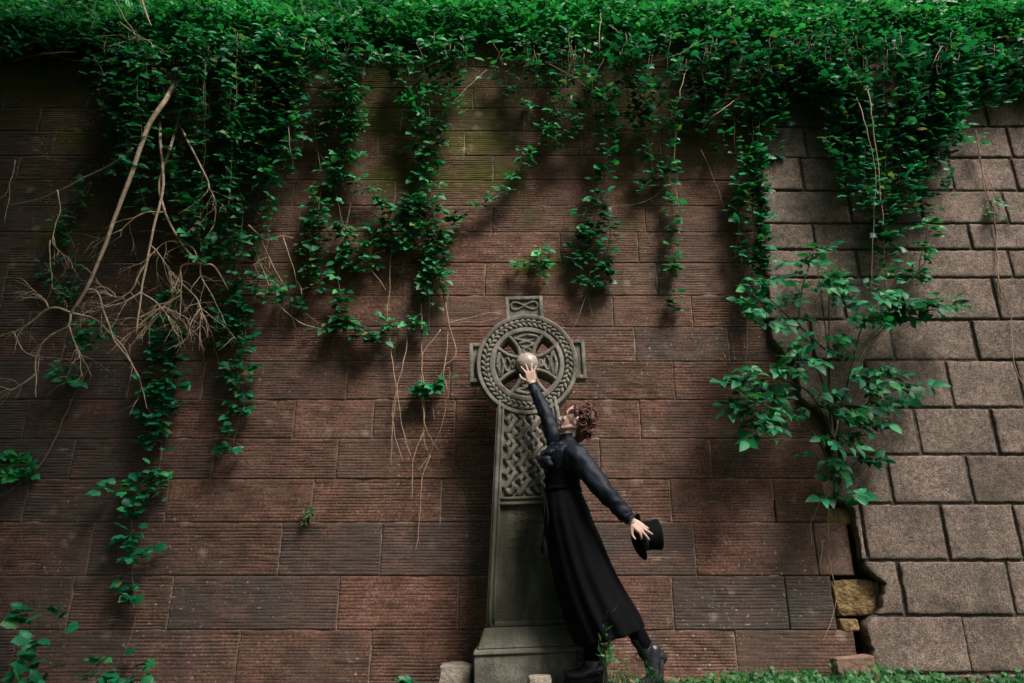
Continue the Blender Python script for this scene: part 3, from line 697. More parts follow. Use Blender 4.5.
# bare lianas and roots --------------------------------------------------
def bare(label, paths, r0, mat='root', name='dangling_root', cat='root', group=None, wob=0.014, part='stem', sub=6):
    root = empty(name, at(*paths[0][0]), label, cat, group); mb = MB()
    for k, p in enumerate(paths):
        P = smooth_path([at(*q) for q in p], sub); ph = R.uniform(0, 50)
        P = [q + Vector((wob*noise.noise((q.z*9, ph, 0)), wob*noise.noise((q.z*9, ph, 3)), wob*0.5*noise.noise((q.x*9, ph, 9)))) for q in P]
        r = r0*(1 if k == 0 else 0.75); mb.tube(P, list(np.linspace(r, r*0.5, len(P))), 6)
    mb.build(part, M[mat], root); return root
GR = 'dry roots dangling left of the cross'
Yr = -.07
for lab, p in [('leftmost dangling dry root, ending in a straight bare tip', [(388,320,Yr),(392,360,Yr),(397,388,Yr),(396,402,Yr),(391,432,Yr),(391,466,Yr)]),
               ('dry root crossing the leftmost one and swinging back right', [(408,325,Yr),(406,350,Yr-.01),(398,385,Yr-.02),(392,410,Yr),(396,440,Yr),(404,462,Yr)]),
               ('dry root branching right from the crossing of the two leftmost roots', [(397,388,Yr),(402,425,Yr),(411,458,Yr)]),
               ('straight dry root in the middle of the dangling bunch, through the small leaf spray', [(421,298,Yr),(422,370,Yr-.01),(424,400,Yr),(424,440,Yr),(428,450,Yr)]),
               ('dry root bowed left that ends furthest right of the bunch', [(441,330,Yr),(425,350,Yr),(421,370,Yr),(424,420,Yr-.02),(432,440,Yr),(438,450,Yr)]),
               ('long dry root that bulges right and curls under the bunch', [(446,296,Yr),(448,340,Yr),(444,370,Yr),(447,400,Yr),(440,430,Yr-.02),(428,455,Yr),(417,472,Yr)]),
               ('kinked dry root nearest the left arm of the cross', [(436,255,Yr),(448,318,Yr),(456,354,Yr),(445,365,Yr),(438,385,Yr),(433,400,Yr),(435,420,Yr)]),
               ('faint lowest root hanging below the bunch', [(430,455,Yr),(422,480,Yr),(420,510,Yr+.02),(416,552,Yr+.03)]),
               ('thin root hanging beside the faint lowest one', [(424,430,Yr),(413,460,Yr),(412,500,Yr)]),
               ('long straight root dropping from the bushy strand to the small left leaf spray', [(392,225,Yr),(390,270,Yr),(388,322,Yr)]),
               ('root looping down left from the bushy strand above the cross', [(385,250,Yr),(366,262,Yr),(382,285,Yr),(386,290,Yr)])]:
    bare(lab, [p], 0.0052, group=GR)
bare('pale thin twig lying across the wall towards the left arm of the cross', [[(448,323,-.05),(470,318,-.06),(490,313,-.06),(502,314,-.05)], [(455,321,-.05),(480,322,-.06),(497,318,-.05)]], 0.003, 'twig', 'loose_twig', 'twig')
bare('fine forked root tips below the ivy strand right above the cross', [[(588,290,-.05),(580,310,-.05),(572,332,-.05)], [(589,290,-.05),(592,318,-.05)]], 0.0028, group=None)
GV = 'bare vine stems hanging on the wall'
bare('thin bare liana slanting down to the bright tuft at the left edge', [[(90,365,-.06),(72,400,-.05),(58,432,-.05),(38,468,-.06),(25,478,-.05),(-2,498,-.05)]], 0.006, 'stem', 'bare_vine', 'vine', GV)
bare('bare vine stem slanting from the middle pair of strands down to the left', [[(290,120,-.15),(320,155,-.1),(345,185,-.07),(368,210,-.05),(385,222,-.05)], [(385,222,-.05),(362,245,-.05)]], 0.005, 'stem', 'bare_vine', 'vine', GV)
bare('long bowed vine sagging from the thick fringe down across the pinkish wall', [[(676,130,-.15),(672,170,-.08),(662,190,-.06),(640,203,-.05),(612,206,-.05)]], 0.0045, 'root', 'bare_vine', 'vine', GV)
bare('slanting bare vine between the beaded strand and the seam strand', [[(700,150,-.12),(715,180,-.07),(726,215,-.06),(730,225,-.05)]], 0.004, 'root', 'bare_vine', 'vine', GV)
bare('brown vine stems running down through the long dark curtain', [[(862,70,-.15),(868,92,-.46),(876,140,-.44),(880,190,-.36),(884,240,-.27),(885,292,-.18)], [(852,84,-.15),(862,112,-.46),(875,170,-.42),(873,230,-.3),(871,300,-.2)], [(930,255,-.2),(912,280,-.16),(908,292,-.15)], [(885,230,-.3),(895,262,-.2),(880,288,-.16)]], 0.006, 'root', 'bare_vine', 'vine', GV)
bare('long thin bare vine looping on the pale wall by the right edge', [[(978,150,-.12),(988,190,-.11),(996,235,-.1),(998,275,-.1),(1010,300,-.1),(1012,335,-.1),(1016,370,-.1),(1028,392,-.1)], [(998,276,-.1),(1004,302,-.1)]], 0.0045, 'root', 'bare_vine', 'vine', GV)
bare('pair of brown stems following the seam between the walls', [[(757,170,-.16),(755,240,-.14),(750,290,-.12),(748,330,-.1),(746,372,-.08)], [(738,210,-.08),(742,270,-.07),(741,300,-.06)], [(748,375,-.08),(744,420,-.06)]], 0.005, 'root', 'bare_vine', 'vine', GV)
bare('pale stalks hanging over the gap below the sapling', [[(832,440,-.2),(838,470,-.17),(826,490,-.12),(812,520,-.06),(811,545,-.05)], [(838,420,-.2),(832,470,-.15),(828,520,-.08),(830,560,-.05),(836,600,-.05),(822,645,-.04)], [(840,470,-.2),(848,500,-.15)], [(823,540,-.05),(818,570,-.04)]], 0.005, 'root', 'bare_vine', 'vine', GV)

for k, (lab, u0, v0, u1, v1) in enumerate([
    ('pale straight stem standing up through the weeds above the cross', 601, 12, 600, 76), ('thin brown stem crossing the fringe above the top of the cross', 545, 62, 600, 96),
    ('thin pale stem crossing the fringe above the seam of the walls', 742, 96, 700, 130), ('curved pale stem in the fringe left of the long dark curtain', 842, 58, 866, 92),
    ('pale stem slanting through the dark fringe above the long curtain', 951, 30, 922, 92), ('thin stem slanting out of the bramble fringe above the middle strands', 486, 70, 430, 130),
    ('reddish stem in the thick fringe above the beaded strand', 690, 60, 672, 128), ('thin twig lying over the weeds at the middle of the wall top', 640, 62, 705, 38),
    ('thin stem hanging in the left curtain beside the pair of middle strands', 286, 100, 300, 190), ('bare stem sagging across the left end of the wall top', 10, 62, 78, 52)]):
    m_ = ((u0+u1)/2 + R.uniform(-7, 7), (v0+v1)/2 + R.uniform(-6, 6))
    bare(lab, [[(u0, v0, -.16), (*m_, -.52), (u1, v1, -.18)]], 0.0032, ('root','stem')[k % 2], 'bare_vine', 'vine', GV)

# dead branches ----------------------------------------------------------
def dead_branch(label, main, r0, sides, twigs=0, tw=(0.1,0.3), mat='twig'):
    root = empty('dead_branch', at(*main[0]), label, 'branch', 'dead branches hanging on the left')
    P = smooth_path([at(*q) for q in main], 6); mb = MB()
    mb.tube([p + Vector((0.008*noise.noise((p.z*5, r0*900, 0)), 0, 0)) for p in P], list(np.linspace(r0, r0*0.45, len(P))), 8)
    mb.build('limb', M[mat], root)
    tb = MB(); lines = []
    for s_ in sides:
        r = s_[0]; Q = smooth_path([at(*q) for q in s_[1:]], 5); ph = R.uniform(0, 99)
        Q = [q + Vector((0.02*noise.noise((q.z*7, ph, 0)), 0.02*noise.noise((q.z*7, ph, 4)), 0.02*noise.noise((q.x*7, ph, 8)))) if 0 < i else q for i, q in enumerate(Q)]
        tb.tube(Q, list(np.linspace(r, r*0.45, len(Q))), 6); lines.append(Q)
    def grow(p, d, ln, r, depth):
        pts = [p]; 
        for k in range(6):
            d = (d + rv(0.16) + Vector((0, 0, -0.11))).normalized(); q = pts[-1] + d*ln/6
            if q.y > -0.02: q.y = -0.02; d.y = -abs(d.y)
            pts.append(q)
        tb.tube(pts, list(np.linspace(r, r*0.4, 7)), 5)
        if depth > 0:
            for k in range(R.randint(1, 3)):
                i = R.randint(2, 5); grow(pts[i], (d + rv(0.6)).normalized(), ln*R.uniform(0.35, 0.6), r*0.6, depth-1)
    for k in range(twigs):
        Q = R.choice(lines) if lines else P; i = R.randint(len(Q)//4, len(Q)-2)
        d = (Q[i+1]-Q[i]).normalized() + rv(0.55); d.y *= 0.6
        grow(Q[i], d.normalized(), R.uniform(*tw), R.uniform(0.0016, 0.0032), 1)
    if tb.v: tb.build('twigs', M[mat], root)
dead_branch('thickest pale dead branch, slanting down left and forking into long curved twigs', [(176,82,-.2),(166,99,-.42),(148,127,-.46),(129,180,-.46),(117,212,-.44),(100,257,-.42),(85,292,-.38),(71,313,-.34)], 0.021,
    [(0.008,(71,313,-.34),(68,326,-.34),(50,335,-.32),(38,352,-.28),(35,375,-.25),(36,398,-.22)), (0.007,(35,374,-.25),(20,385,-.24),(9,393,-.22)), (0.009,(71,313,-.34),(50,308,-.34),(30,321,-.32),(12,332,-.3),(2,342,-.28)),
     (0.006,(48,308,-.34),(42,298,-.33),(20,297,-.3)), (0.008,(86,290,-.38),(96,293,-.36),(105,315,-.32),(115,340,-.28),(126,357,-.24),(138,375,-.2),(141,389,-.18)), (0.008,(71,313,-.34),(90,318,-.3),(107,330,-.27),(125,350,-.24),(139,379,-.2)),
     (0.005,(69,326,-.34),(77,345,-.3),(79,354,-.28)), (0.005,(12,332,-.3),(22,350,-.28),(35,357,-.27))], 34, (0.12, 0.36))
dead_branch('straight thinner dead branch close right of the thickest one', [(158,108,-.2),(160,136,-.36),(163,185,-.38),(155,222,-.38),(147,260,-.36),(141,292,-.34),(136,334,-.3)], 0.013,
    [(0.009,(141,292,-.34),(126,303,-.34),(106,308,-.32),(90,312,-.3)), (0.008,(148,256,-.36),(135,284,-.34),(120,296,-.33),(102,290,-.32)), (0.006,(150,245,-.36),(165,262,-.33),(172,285,-.3)), (0.006,(141,292,-.34),(158,305,-.3),(178,330,-.25)), (0.006,(138,318,-.3),(160,308,-.28),(175,312,-.26))], 44, (0.1, 0.34))
dead_branch('dead branch that bends right at half height and ends in a dense twig fan', [(180,110,-.2),(173,138,-.34),(160,182,-.36),(163,207,-.36),(180,241,-.34),(200,263,-.3),(214,266,-.28),(228,290,-.22)], 0.012,
    [(0.007,(163,212,-.36),(141,214,-.36),(125,228,-.34),(121,237,-.33)), (0.007,(200,263,-.3),(182,267,-.3),(182,295,-.27),(180,320,-.25)), (0.006,(199,263,-.3),(188,245,-.3),(165,243,-.3),(148,256,-.3)), (0.006,(200,263,-.3),(206,285,-.27),(222,312,-.22)), (0.006,(182,285,-.27),(196,300,-.25),(205,320,-.22)), (0.006,(180,270,-.3),(168,300,-.27),(150,316,-.25),(142,326,-.24))], 56, (0.1, 0.36))
dead_branch('short thin dead branch curving back left beside the leafy curtain', [(176,118,-.2),(187,140,-.42),(200,165,-.42),(209,187,-.4),(195,203,-.38),(178,214,-.36)], 0.009, [(0.005,(209,187,-.4),(215,200,-.38),(214,230,-.35))], 8)
dead_branch('sinuous dead twig reaching far left over the bare wall', [(133,148,-.3),(110,165,-.26),(85,177,-.22),(60,190,-.18),(35,200,-.12),(3,206,-.08)], 0.008,
    [(0.006,(57,190,-.18),(60,212,-.16),(51,240,-.14),(64,256,-.12),(66,265,-.1)), (0.005,(50,240,-.14),(52,282,-.1),(61,300,-.08)), (0.004,(15,160,-.06),(10,190,-.06),(4,224,-.06))], 7)
dead_branch('pale snapped stem standing up from the wall top at the upper left', [(139,-12,-.2),(144,8,-.24),(151,26,-.26)], 0.012, [(0.006,(110,-8,-.2),(125,18,-.24),(137,38,-.26)), (0.006,(120,22,-.24),(133,33,-.26),(150,43,-.28),(155,62,-.26),(157,82,-.22)), (0.006,(97,36,-.2),(118,35,-.24),(138,40,-.26)), (0.005,(107,37,-.22),(103,50,-.2),(108,65,-.16)), (0.003,(40,44,-.12),(62,57,-.12),(82,59,-.1),(88,42,-.1)), (0.004,(89,33,-.2),(91,22,-.2),(97,18,-.2))], 6)
dead_branch('thin twigs sprawling from the right edge of the left curtain', [(248,225,-.25),(266,240,-.2),(280,236,-.18),(293,238,-.15)], 0.006, [(0.005,(262,240,-.2),(270,262,-.15),(292,300,-.08)), (0.005,(255,250,-.2),(275,298,-.12),(300,322,-.07),(328,333,-.05)), (0.004,(283,237,-.18),(298,290,-.1)), (0.004,(270,232,-.2),(265,228,-.2),(255,232,-.2))], 9, (0.08, 0.22))
bare('bundle of pale broken stalks behind the sapling on the block wall', [[(852+R.uniform(-6,6), 362+R.uniform(-10,22), -.16+R.uniform(-.03,.02)), (870+R.uniform(-4,4), 342+R.uniform(-5,5), -.22), (888+R.uniform(-5,5), 324+R.uniform(-6,6), -.28)] for _ in range(12)], 0.0048, 'twig', 'stalk_bundle', 'stalks', None, 0.01, 'stalks')

# bank undergrowth -----------------------------------------------------------
def undergrowth():
    L = Leaves(); G_ = Leaves(); SB = MB()
    for k in range(44000):
        x = R.uniform(-6.4, 6.6); y = 0.02 + R.random()**1.5*1.5 - 0.18
        zb = bankz(max(y, 0.05)); hmax = 0.26 + 0.30*noise.noise((x*0.9, y*0.9, 5)) + 0.14*noise.noise((x*3, y*3, 1))
        if x < -2.9: hmax *= 0.65
        z = zb + max(0.02, hmax + 0.12)*R.random()**0.7 - (0.1 if y < 0 else 0)
        d, n = leaf_pose(0.8, 0.2)
        if R.random() < 0.3: d = Vector((R.gauss(0,1), R.gauss(-0.3,1), R.gauss(0,0.3)))
        L.add((x, y, z), d, n, R.uniform(0.038, 0.098), R.uniform(0.8, 1.35))
    for k in range(5000):
        x = R.uniform(-6.2, -1.6) if R.random() < 0.75 else R.uniform(-2, 6); y = R.uniform(-0.05, 1.2)
        d = Vector((R.gauss(0, .5), R.gauss(-.35, .4), 1.0)); G_.add((x, y, bankz(max(y,.05))), d, rv(1), R.uniform(0.15, 0.34), 1.2)
    root = link_mesh('bank_undergrowth', np_mesh('none', [(0,8,WTOP+3),(0.01,8,WTOP+3),(0,8.01,WTOP+3)], [(0,1,2)]), M['soil']) if False else None
    e = empty('bank_undergrowth', (0, 0.3, WTOP)); tag(e, 'tangle of bright green weeds covering the bank above the wall', 'undergrowth', None, 'stuff')
    L.build('leaves', OVAL, M['bank'], e); G_.build('grass', BLADE, M['bank'], e)
undergrowth()

# sapling ----------------------------------------------------------------
def sapling():
    root = empty('sapling', at(836, 505, -0.12), 'young self-sown leafy sapling growing out of the seam between the two walls', 'sapling')
    SB = MB(); L = Leaves(); Y0 = -.14
    stems = [[(836,505,-.1),(834,470,-.16),(829,400,-.22),(828,350,-.25),(823,310,-.28),(817,262,-.3)], [(832,480,-.16),(830,380,-.24),(829,310,-.3),(831,272,-.32)], [(836,490,-.14),(841,420,-.2),(851,370,-.25),(862,328,-.3),(880,305,-.34)],
             [(834,470,-.16),(812,432,-.26),(785,415,-.34),(757,402,-.4),(732,388,-.42)], [(830,410,-.2),(818,370,-.26),(798,352,-.32),(772,346,-.36)], [(826,350,-.22),(790,318,-.3),(765,296,-.36),(742,292,-.38)], [(798,330,-.2),(802,290,-.24),(812,258,-.28),(815,250,-.28)],
             [(838,450,-.16),(862,412,-.24),(875,392,-.3),(880,368,-.32)], [(862,412,-.24),(885,395,-.3),(900,388,-.32)], [(880,305,-.34),(905,302,-.38),(945,298,-.4)], [(836,490,-.12),(848,470,-.2),(858,462,-.24)], [(834,440,-.2),(812,395,-.3),(782,380,-.36),(752,370,-.38),(728,368,-.4)]]
    for s_ in stems:
        P = smooth_path([at(*q) for q in s_], 5); SB.tube(P, list(np.linspace(0.0075, 0.0025, len(P))), 6)
    SB.build('stems', M['green_stem'], root)
    cl = [(817,254,13,5),(800,268,14,3),(826,272,14,5),(765,288,22,7),(748,300,18,5),(764,318,18,6),(785,300,14,3),(820,292,12,4),(831,284,12,4),(840,300,12,3),(790,322,12,3),(808,338,16,4),(735,372,16,5),(752,382,18,7),(768,392,16,6),(735,402,16,5),(752,408,18,6),(775,420,18,6),(792,412,14,4),(760,425,12,4),
          (880,298,16,7),(893,306,20,10),(912,302,18,8),(935,303,12,5),(947,302,8,3),(878,318,14,6),(900,316,14,6),(862,292,12,3),(875,372,14,5),(888,382,16,6),(900,390,10,3),(862,392,14,4),(875,404,16,6),(868,422,14,5),(845,415,16,5),(852,458,14,4),(835,350,12,3),(806,356,14,4),(790,372,14,4),(845,335,12,3),(846,482,12,3),(836,497,8,2),(834,440,16,6),(815,405,14,4),(822,455,14,4),(850,372,10,3)]
    for (u, v, r, n) in cl:
        for k in range(int(n*1.25+0.5)):
            Y = -0.16 - 0.22*R.random() - (0.08 if r > 15 else 0)
            c = at(u + R.gauss(0, r*0.42), v + R.gauss(0, r*0.36), Y)
            # a compound leaf: stalk and five leaflets
            d, nn = leaf_pose(0.55, 0.25); d = Vector((d.x*1.5 + (u-826)/90*0.5, d.y, d.z)).normalized(); side = d.cross(nn).normalized()
            s_ = R.uniform(0.066, 0.118); ln = s_*1.3
            SB2.tube([c, c + d*ln*0.5, c + d*ln], [0.002, 0.0017, 0.001], 4)
            L.add(c + d*ln*0.9, d + rv(.12), nn + rv(0.25), s_, 0.95)
            for t in (0.35, 0.75):
                for sg in (1, -1):
                    if R.random() < 0.9: L.add(c + d*ln*t, d*0.55 + side*sg*0.95 + rv(.12) + Vector((0,0,-.12)), nn + rv(0.3), s_*R.uniform(0.75, 0.95), 0.9)
    SB2.build('leaf_stalks', M['green_stem'], root)
    L.build('foliage', OVAL, M['elder'], root)
SB2 = MB()
sapling()

# low weeds ----------------------------------------------------------------
def weed(label, paths, dens, size, tpl, mat, name='weed', tri=0.2, r=(0.003,0.0012), droop=0.1, reach=0.05):
    return strand(label, paths, dens, size, tri, tpl, mat, group=None, name=name, stem='green_stem', droop=droop, t0=0.12, radii=r, reach=reach, cat='weed')
weed('straggly weed with broad leaves in the bottom left corner', [[(28,700,-.35),(30,660,-.32),(36,640,-.28),(42,600,-.2)], [(30,690,-.35),(14,668,-.3)], [(32,690,-.35),(52,668,-.3),(64,604,-.2)], [(36,650,-.3),(22,600,-.2)], [(28,695,-.35),(45,680,-.35)]], 26, 0.062, IVY, M['ivy'])
weed('broad-leaved weed rising at the bottom edge, right of the corner weed', [[(105,705,-.3),(108,675,-.28),(100,655,-.25)], [(110,705,-.3),(128,680,-.28),(142,664,-.25)], [(106,700,-.3),(92,670,-.26)], [(120,705,-.3),(152,678,-.28)]], 40, 0.062, IVY, M['ivy'])
weed('tiny weed sprouting from a wall joint on the left', [[(308,522,0.0),(310,516,-.03),(314,508,-.03)], [(308,522,0),(303,522,-.03)], [(308,522,0),(308,505,-.02)]], 160, 0.03, LANCE, M['grass'], reach=0.02)
weed('tall thin weed standing in front of the boots', [[(603,700,-1.0),(605,660,-1.0),(606,635,-1.0),(609,618,-1.0)], [(605,665,-1.0),(600,650,-1.0),(598,640,-1.0)], [(606,650,-1.0),(613,634,-1.0)]], 45, 0.036, LANCE, M['grass'], droop=-1.4, reach=0.01)
weed('small leafy weed between the two boots', [[(612,700,-1.0),(614,676,-1.0),(613,655,-1.0)], [(613,690,-1.0),(620,668,-1.0),(618,658,-1.0)]], 60, 0.022, OVAL, M['grass'])
weed('low grassy weed touching the rear boot', [[(648,700,-1.0),(650,676,-1.0)], [(650,700,-1.0),(646,668,-1.0)], [(646,700,-1.0),(655,680,-1.0)]], 60, 0.036, LANCE, M['grass'], droop=-1.2)
weed('low weed at the foot of the wall left of the boulder', [[(408,700,-.25),(410,682,-.25)], [(409,700,-.25),(415,680,-.25)]], 90, 0.06, IVY, M['ivy'])

def grass():
    L = Leaves(); B = Leaves()
    for k in range(9000):
        x = R.uniform(0.75, 5.5); y = R.uniform(-1.3, -0.10)
        dn = noise.noise((x*1.6, y*2, 0))
        if x < 1.2 and R.random() > (x-0.6)/0.7: continue
        if R.random() > 0.62 + 0.9*dn: continue
        h = R.uniform(0.03, 0.085)*(1+0.9*dn)
        z = gz(x, y)
        if R.random() < 0.5: B.add((x, y, z-0.01), Vector((R.gauss(0,.35), R.gauss(-.1,.35), 1)), rv(1), h*1.15, 2.2)
        else:
            d, n = leaf_pose(0.9, -0.1); L.add((x, y, z + h*R.uniform(0.3, 0.95)), d, n, R.uniform(0.022, 0.04), 1.5)
    for k in range(1500):
        x = R.uniform(-6, 0.9); y = R.uniform(-0.7, -0.05)
        B.add((x, y, gz(x, y)-0.01), Vector((R.gauss(0,.35), R.gauss(-.1,.35), 1)), rv(1), R.uniform(0.04, 0.11), 2.0)
    e = empty('grass', (3, -0.6, 0)); tag(e, 'short bright grass and clover along the foot of the walls', 'grass', None, 'stuff')
    L.build('clover', OVAL, M['grass'], e); B.build('blades', BLADE, M['grass'], e)
grass()

# ------------------------------------------------------------------ the carved cross
def cross():
    LEAN = rad(-2.1); base = at(540.5, 690, -0.45); 
    root = empty('celtic_cross', base, 'tall grey carved stone celtic cross with wheel head, leaning slightly left before the wall', 'cross'); root.rotation_euler = (0, LEAN, 0)
    Mi = Matrix.LocRotScale(root.location, root.rotation_euler, None).inverted()
    def Lp(u, v, Y): return Mi @ at(u, v, Y)
    YS = base.y
    yf = lambda Y: Y - YS               # local depth
    cm = M['cross']
    def frustum(mb, z0, z1, h0, h1, f0, f1, k0, k1):   # half widths, front y, back y at the bottom and top
        mb.add([(-h0,f0,z0),(h0,f0,z0),(h0,k0,z0),(-h0,k0,z0),(-h1,f1,z1),(h1,f1,z1),(h1,k1,z1),(-h1,k1,z1)],
               [(0,3,2,1),(4,5,6,7),(0,1,5,4),(1,2,6,5),(2,3,7,6),(3,0,4,7)])
    def bev(o, w=0.008, seg=3):
        m = o.modifiers.new('b', 'BEVEL'); m.width = w; m.segments = seg; m.limit_method = 'ANGLE'; m.angle_limit = rad(25); apply_mods(o); 
        o.data.polygons.foreach_set('use_smooth', [True]*len(o.data.polygons)); autosharp(o, 40); return o
    pxm = px(-0.6, 640)
    # plinth: block, lip, sloping cap
    zl = Lp(540, 651, -0.62).z; zc = Lp(540, 645, -0.60).z; zt = Lp(540, 626, -0.54).z
    mb = MB(); frustum(mb, -0.35, zl-0.012, 66*pxm, 65.5*pxm, yf(-.635), yf(-.63), yf(-.2), yf(-.2))
    frustum(mb, zl-0.012, zl+0.018, 66.5*pxm, 65*pxm, yf(-.645), yf(-.635), yf(-.19), yf(-.2))
    frustum(mb, zl+0.0185, zt, 62*pxm, 55*pxm, yf(-.615), yf(-.55), yf(-.22), yf(-.25))
    bev(mb.build('plinth', cm, root, world=False), 0.012)
    # shaft
    zs0 = zt + 0.002; wc = Lp(527, 364, -0.42); zs1 = Lp(531, 398, -0.42).z
    h0 = 52*px(-.52, 620); h1 = 30.5*px(-.43, 405)
    F0, F1 = yf(-.525), yf(-.425); K0, K1 = yf(-.27), yf(-.27)
    H = lambda z: h0 + (h1-h0)*(z-zs0)/(zs1-zs0)
    FY = lambda z: F0 + (F1-F0)*(z-zs0)/(zs1-zs0)
    zd0 = Lp(531, 505, -0.47).z; zd1 = Lp(531, 497, -0.47).z; zp0 = zs0 + 0.03; zp1 = zs1
    mb = MB()
    # body set back, with frame strips standing 22 mm proud
    dp = 0.022
    mb.add([(s*H(z), FY(z)+dp, z) for z in (zs0, zs1) for s in (-1, 1)] + [(s*H(z), K0, z) for z in (zs0, zs1) for s in (-1, 1)],
           [(0,1,3,2),(4,6,7,5),(0,2,6,4),(1,5,7,3),(2,3,7,6),(0,4,5,1)])
    bw = 0.048
    for s_ in (-1, 1):
        a, b = [], []
        q = []
        for z in (zs0, zs1):
            q += [(s_*H(z)*1.0, FY(z), z), (s_*(H(z)-bw), FY(z), z), (s_*(H(z)-bw-0.012), FY(z)+dp-0.001, z), (s_*H(z), FY(z)+dp+0.06, z)]
        mb.add(q, [(0,1,5,4),(1,2,6,5),(0,4,7,3),(0,3,2,1),(4,5,6,7)])
    for (za, zb) in ((zd0, zd1), (zs0, zp0)):
        wa, wb = H(za)-bw, H(zb)-bw
        frustum(mb, za, zb, wa, wb, FY(za)+0.002, FY(zb)+0.002, FY(za)+dp+0.01, FY(zb)+dp+0.01)
    bev(mb.build('shaft', cm, root, world=False), 0.006, 2)
    mb = MB()                                                                # roll mouldings
    for s_ in (-1, 1):
        mb.tube([(s_*(H(z)-0.02), FY(z)-0.003, z) for z in np.linspace(zs0, zs1, 14)], 0.011, 8)
        mb.tube([(s_*(H(z)-bw+0.002), FY(z)-0.001, z) for z in np.linspace(zs0+0.02, zs1, 14)], 0.008, 8)
    for zz in (zd0+0.010, zd1-0.006): mb.tube([(s*(H(zz)-bw), FY(zz)+0.003, zz) for s in (-1, -.5, 0, .5, 1)], 0.012, 8)
    mb.build('moulding', cm, root, world=False)
    # interlace panel on the upper shaft: plaited strands
    mb = MB(); za, zb = zd1 + 0.022, zs1 - 0.01; N = 170; ncol = 4
    for cidx in range(ncol):
        for i in range(2):
            pts = []
            for k in range(N+1):
                t = k/N; z = za + (zb-za)*t; W = H(z) - bw - 0.018; cw = 2*W/ncol
                ph = 2*math.pi*(t*3.5 + i/2) + (math.pi/2 if cidx % 2 else 0)
                x = -W + cw*(cidx+0.5) + cw*0.40*math.sin(ph)
                pts.append((x, FY(z) + dp - 0.004 - 0.010*math.cos(2*ph + (0 if i else math.pi))*0.5 - (0.004 if math.cos(ph) > 0 else -0.004), z + 0.016*math.sin(2*ph)))
            mb.tube(pts, 0.0185, 8)
    mb.build('interlace_panel', cm, root, world=False)
    # worn, unreadable inscription: shallow broken ticks in rows
    mb = MB(); rr = random.Random(3)
    z = zd0 - 0.06
    while z > zp0 + 0.06:
        W = H(z) - bw - 0.06; x = -W*rr.uniform(0.8, 1.0); hh = rr.choice([0.016, 0.02, 0.024])
        while x < W*0.95:
            wd = rr.uniform(0.006, 0.014)
            if rr.random() < 0.72:
                y = FY(z) + dp - 0.0045
                q = rr.random()
                if q < .5: mb.box(x, x+0.004, y, y+0.006, z, z+hh*rr.uniform(.5, 1))
                else: mb.box(x, x+wd, y, y+0.006, z+hh*rr.uniform(0, .8), z+hh*rr.uniform(.8, 1))
            x += wd + 0.006
        z -= hh + rr.uniform(0.022, 0.04)
    mb.build('worn_inscription', cm, root, smooth=False, world=False)
    # wheel head
    ks = px(-.42, 364); Ro, Rb, Rc, Ri = 51*ks, 46.6*ks, 37.2*ks, 32*ks
    c = wc.copy(); yF = yf(-.44); yB = yf(-.27); zs = 1.03
    def pol(r, a, y): return (c.x + r*math.sin(a), y, c.z + zs*r*math.cos(a))
    mb = MB(); prof = [(Ri, yB), (Ri, yF+0.012), (Ri+0.008, yF+0.001), (Rc-0.01, yF), (Rc, yF+0.004), (Rc+0.004, yF+0.034), (Rb-0.004, yF+0.034), (Rb, yF+0.004), (Rb+0.009, yF), (Ro-0.008, yF), (Ro, yF+0.010), (Ro, yB)]
    NS = 128; ringsL = [[pol(r, 2*math.pi*k/NS, y) for k in range(NS)] for (r, y) in prof]; ringsL.append(ringsL[0]); mb.rings(ringsL)
    ro = mb.build('wheel_ring', cm, root, world=False); autosharp(ro, 42)
    mb = MB(); rm = (Rb+Rc)/2; am = (Rb-Rc)/2 - 0.013; nb = 16
    for i in range(3):
        pts = []; NN = 720
        for k in range(NN+1):
            a = 2*math.pi*k/NN; ph = nb*a + 2*math.pi*i/3
            pts.append(pol(rm + am*math.sin(ph), a, yF + 0.019 - 0.011*math.sin(2*ph)))
        mb.tube(pts, 0.0125, 7, cap=False)
    mb.build('rope_braid', cm, root, world=False)
    # arms inside the wheel with open quadrants between
    ya = yF + 0.022; yb = yB + 0.02; arm = MB(); rim = MB(); kn = MB()
    wfun = lambda r: 0.058 + 0.098*max(0, (r-0.06)/(Ri-0.06))**1.9
    for q in range(4):
        th = q*math.pi/2
        def AR(r, w, y): 
            x, z = w*math.cos(th) + r*math.sin(th), -w*math.sin(th) + r*math.cos(th)
            return (c.x + x, y, c.z + z*zs)
        rs = np.linspace(0.0, Ri+0.012, 16); ringsL = []
        for r in rs:
            wv = min(wfun(r), math.sqrt(max(0.0001, (Ri+0.012)**2 - r*r)) if r > Ri-0.05 else 9) if r < Ri else 0.11
            wv = wfun(min(r, Ri-0.02)); ringsL.append([AR(r, -wv, ya+q*0.0007), AR(r, wv, ya+q*0.0007), AR(r, wv, yb+q*0.0007), AR(r, -wv, yb+q*0.0007)])
        arm.rings(ringsL, True, True, True)
        for s_ in (-1, 1):
            rim.tube([AR(r, s_*(wfun(min(r, Ri-.01))-0.011), ya-0.006) for r in np.linspace(0.055, Ri+0.004, 18)], 0.015, 8)
        # triangular knot: two interlaced strands fanning outwards
        for s_ in (-1, 1):
            pts = []
            for k in range(61):
                t = k/60; r = 0.09 + (Ri-0.105)*t; W = max(0.006, wfun(r)-0.036)
                pts.append(AR(r, s_*W*math.cos(t*math.pi*2.5), ya - 0.004 - 0.006*s_*math.sin(t*math.pi*5)))
            kn.tube(pts, 0.0105, 7)
        kn.tube([AR(Ri-0.03 - 0.012*math.cos(t*math.pi*2), (t-.5)*2*(wfun(Ri-.03)-0.035), ya-0.003) for t in np.linspace(0, 1, 20)], 0.010, 7)
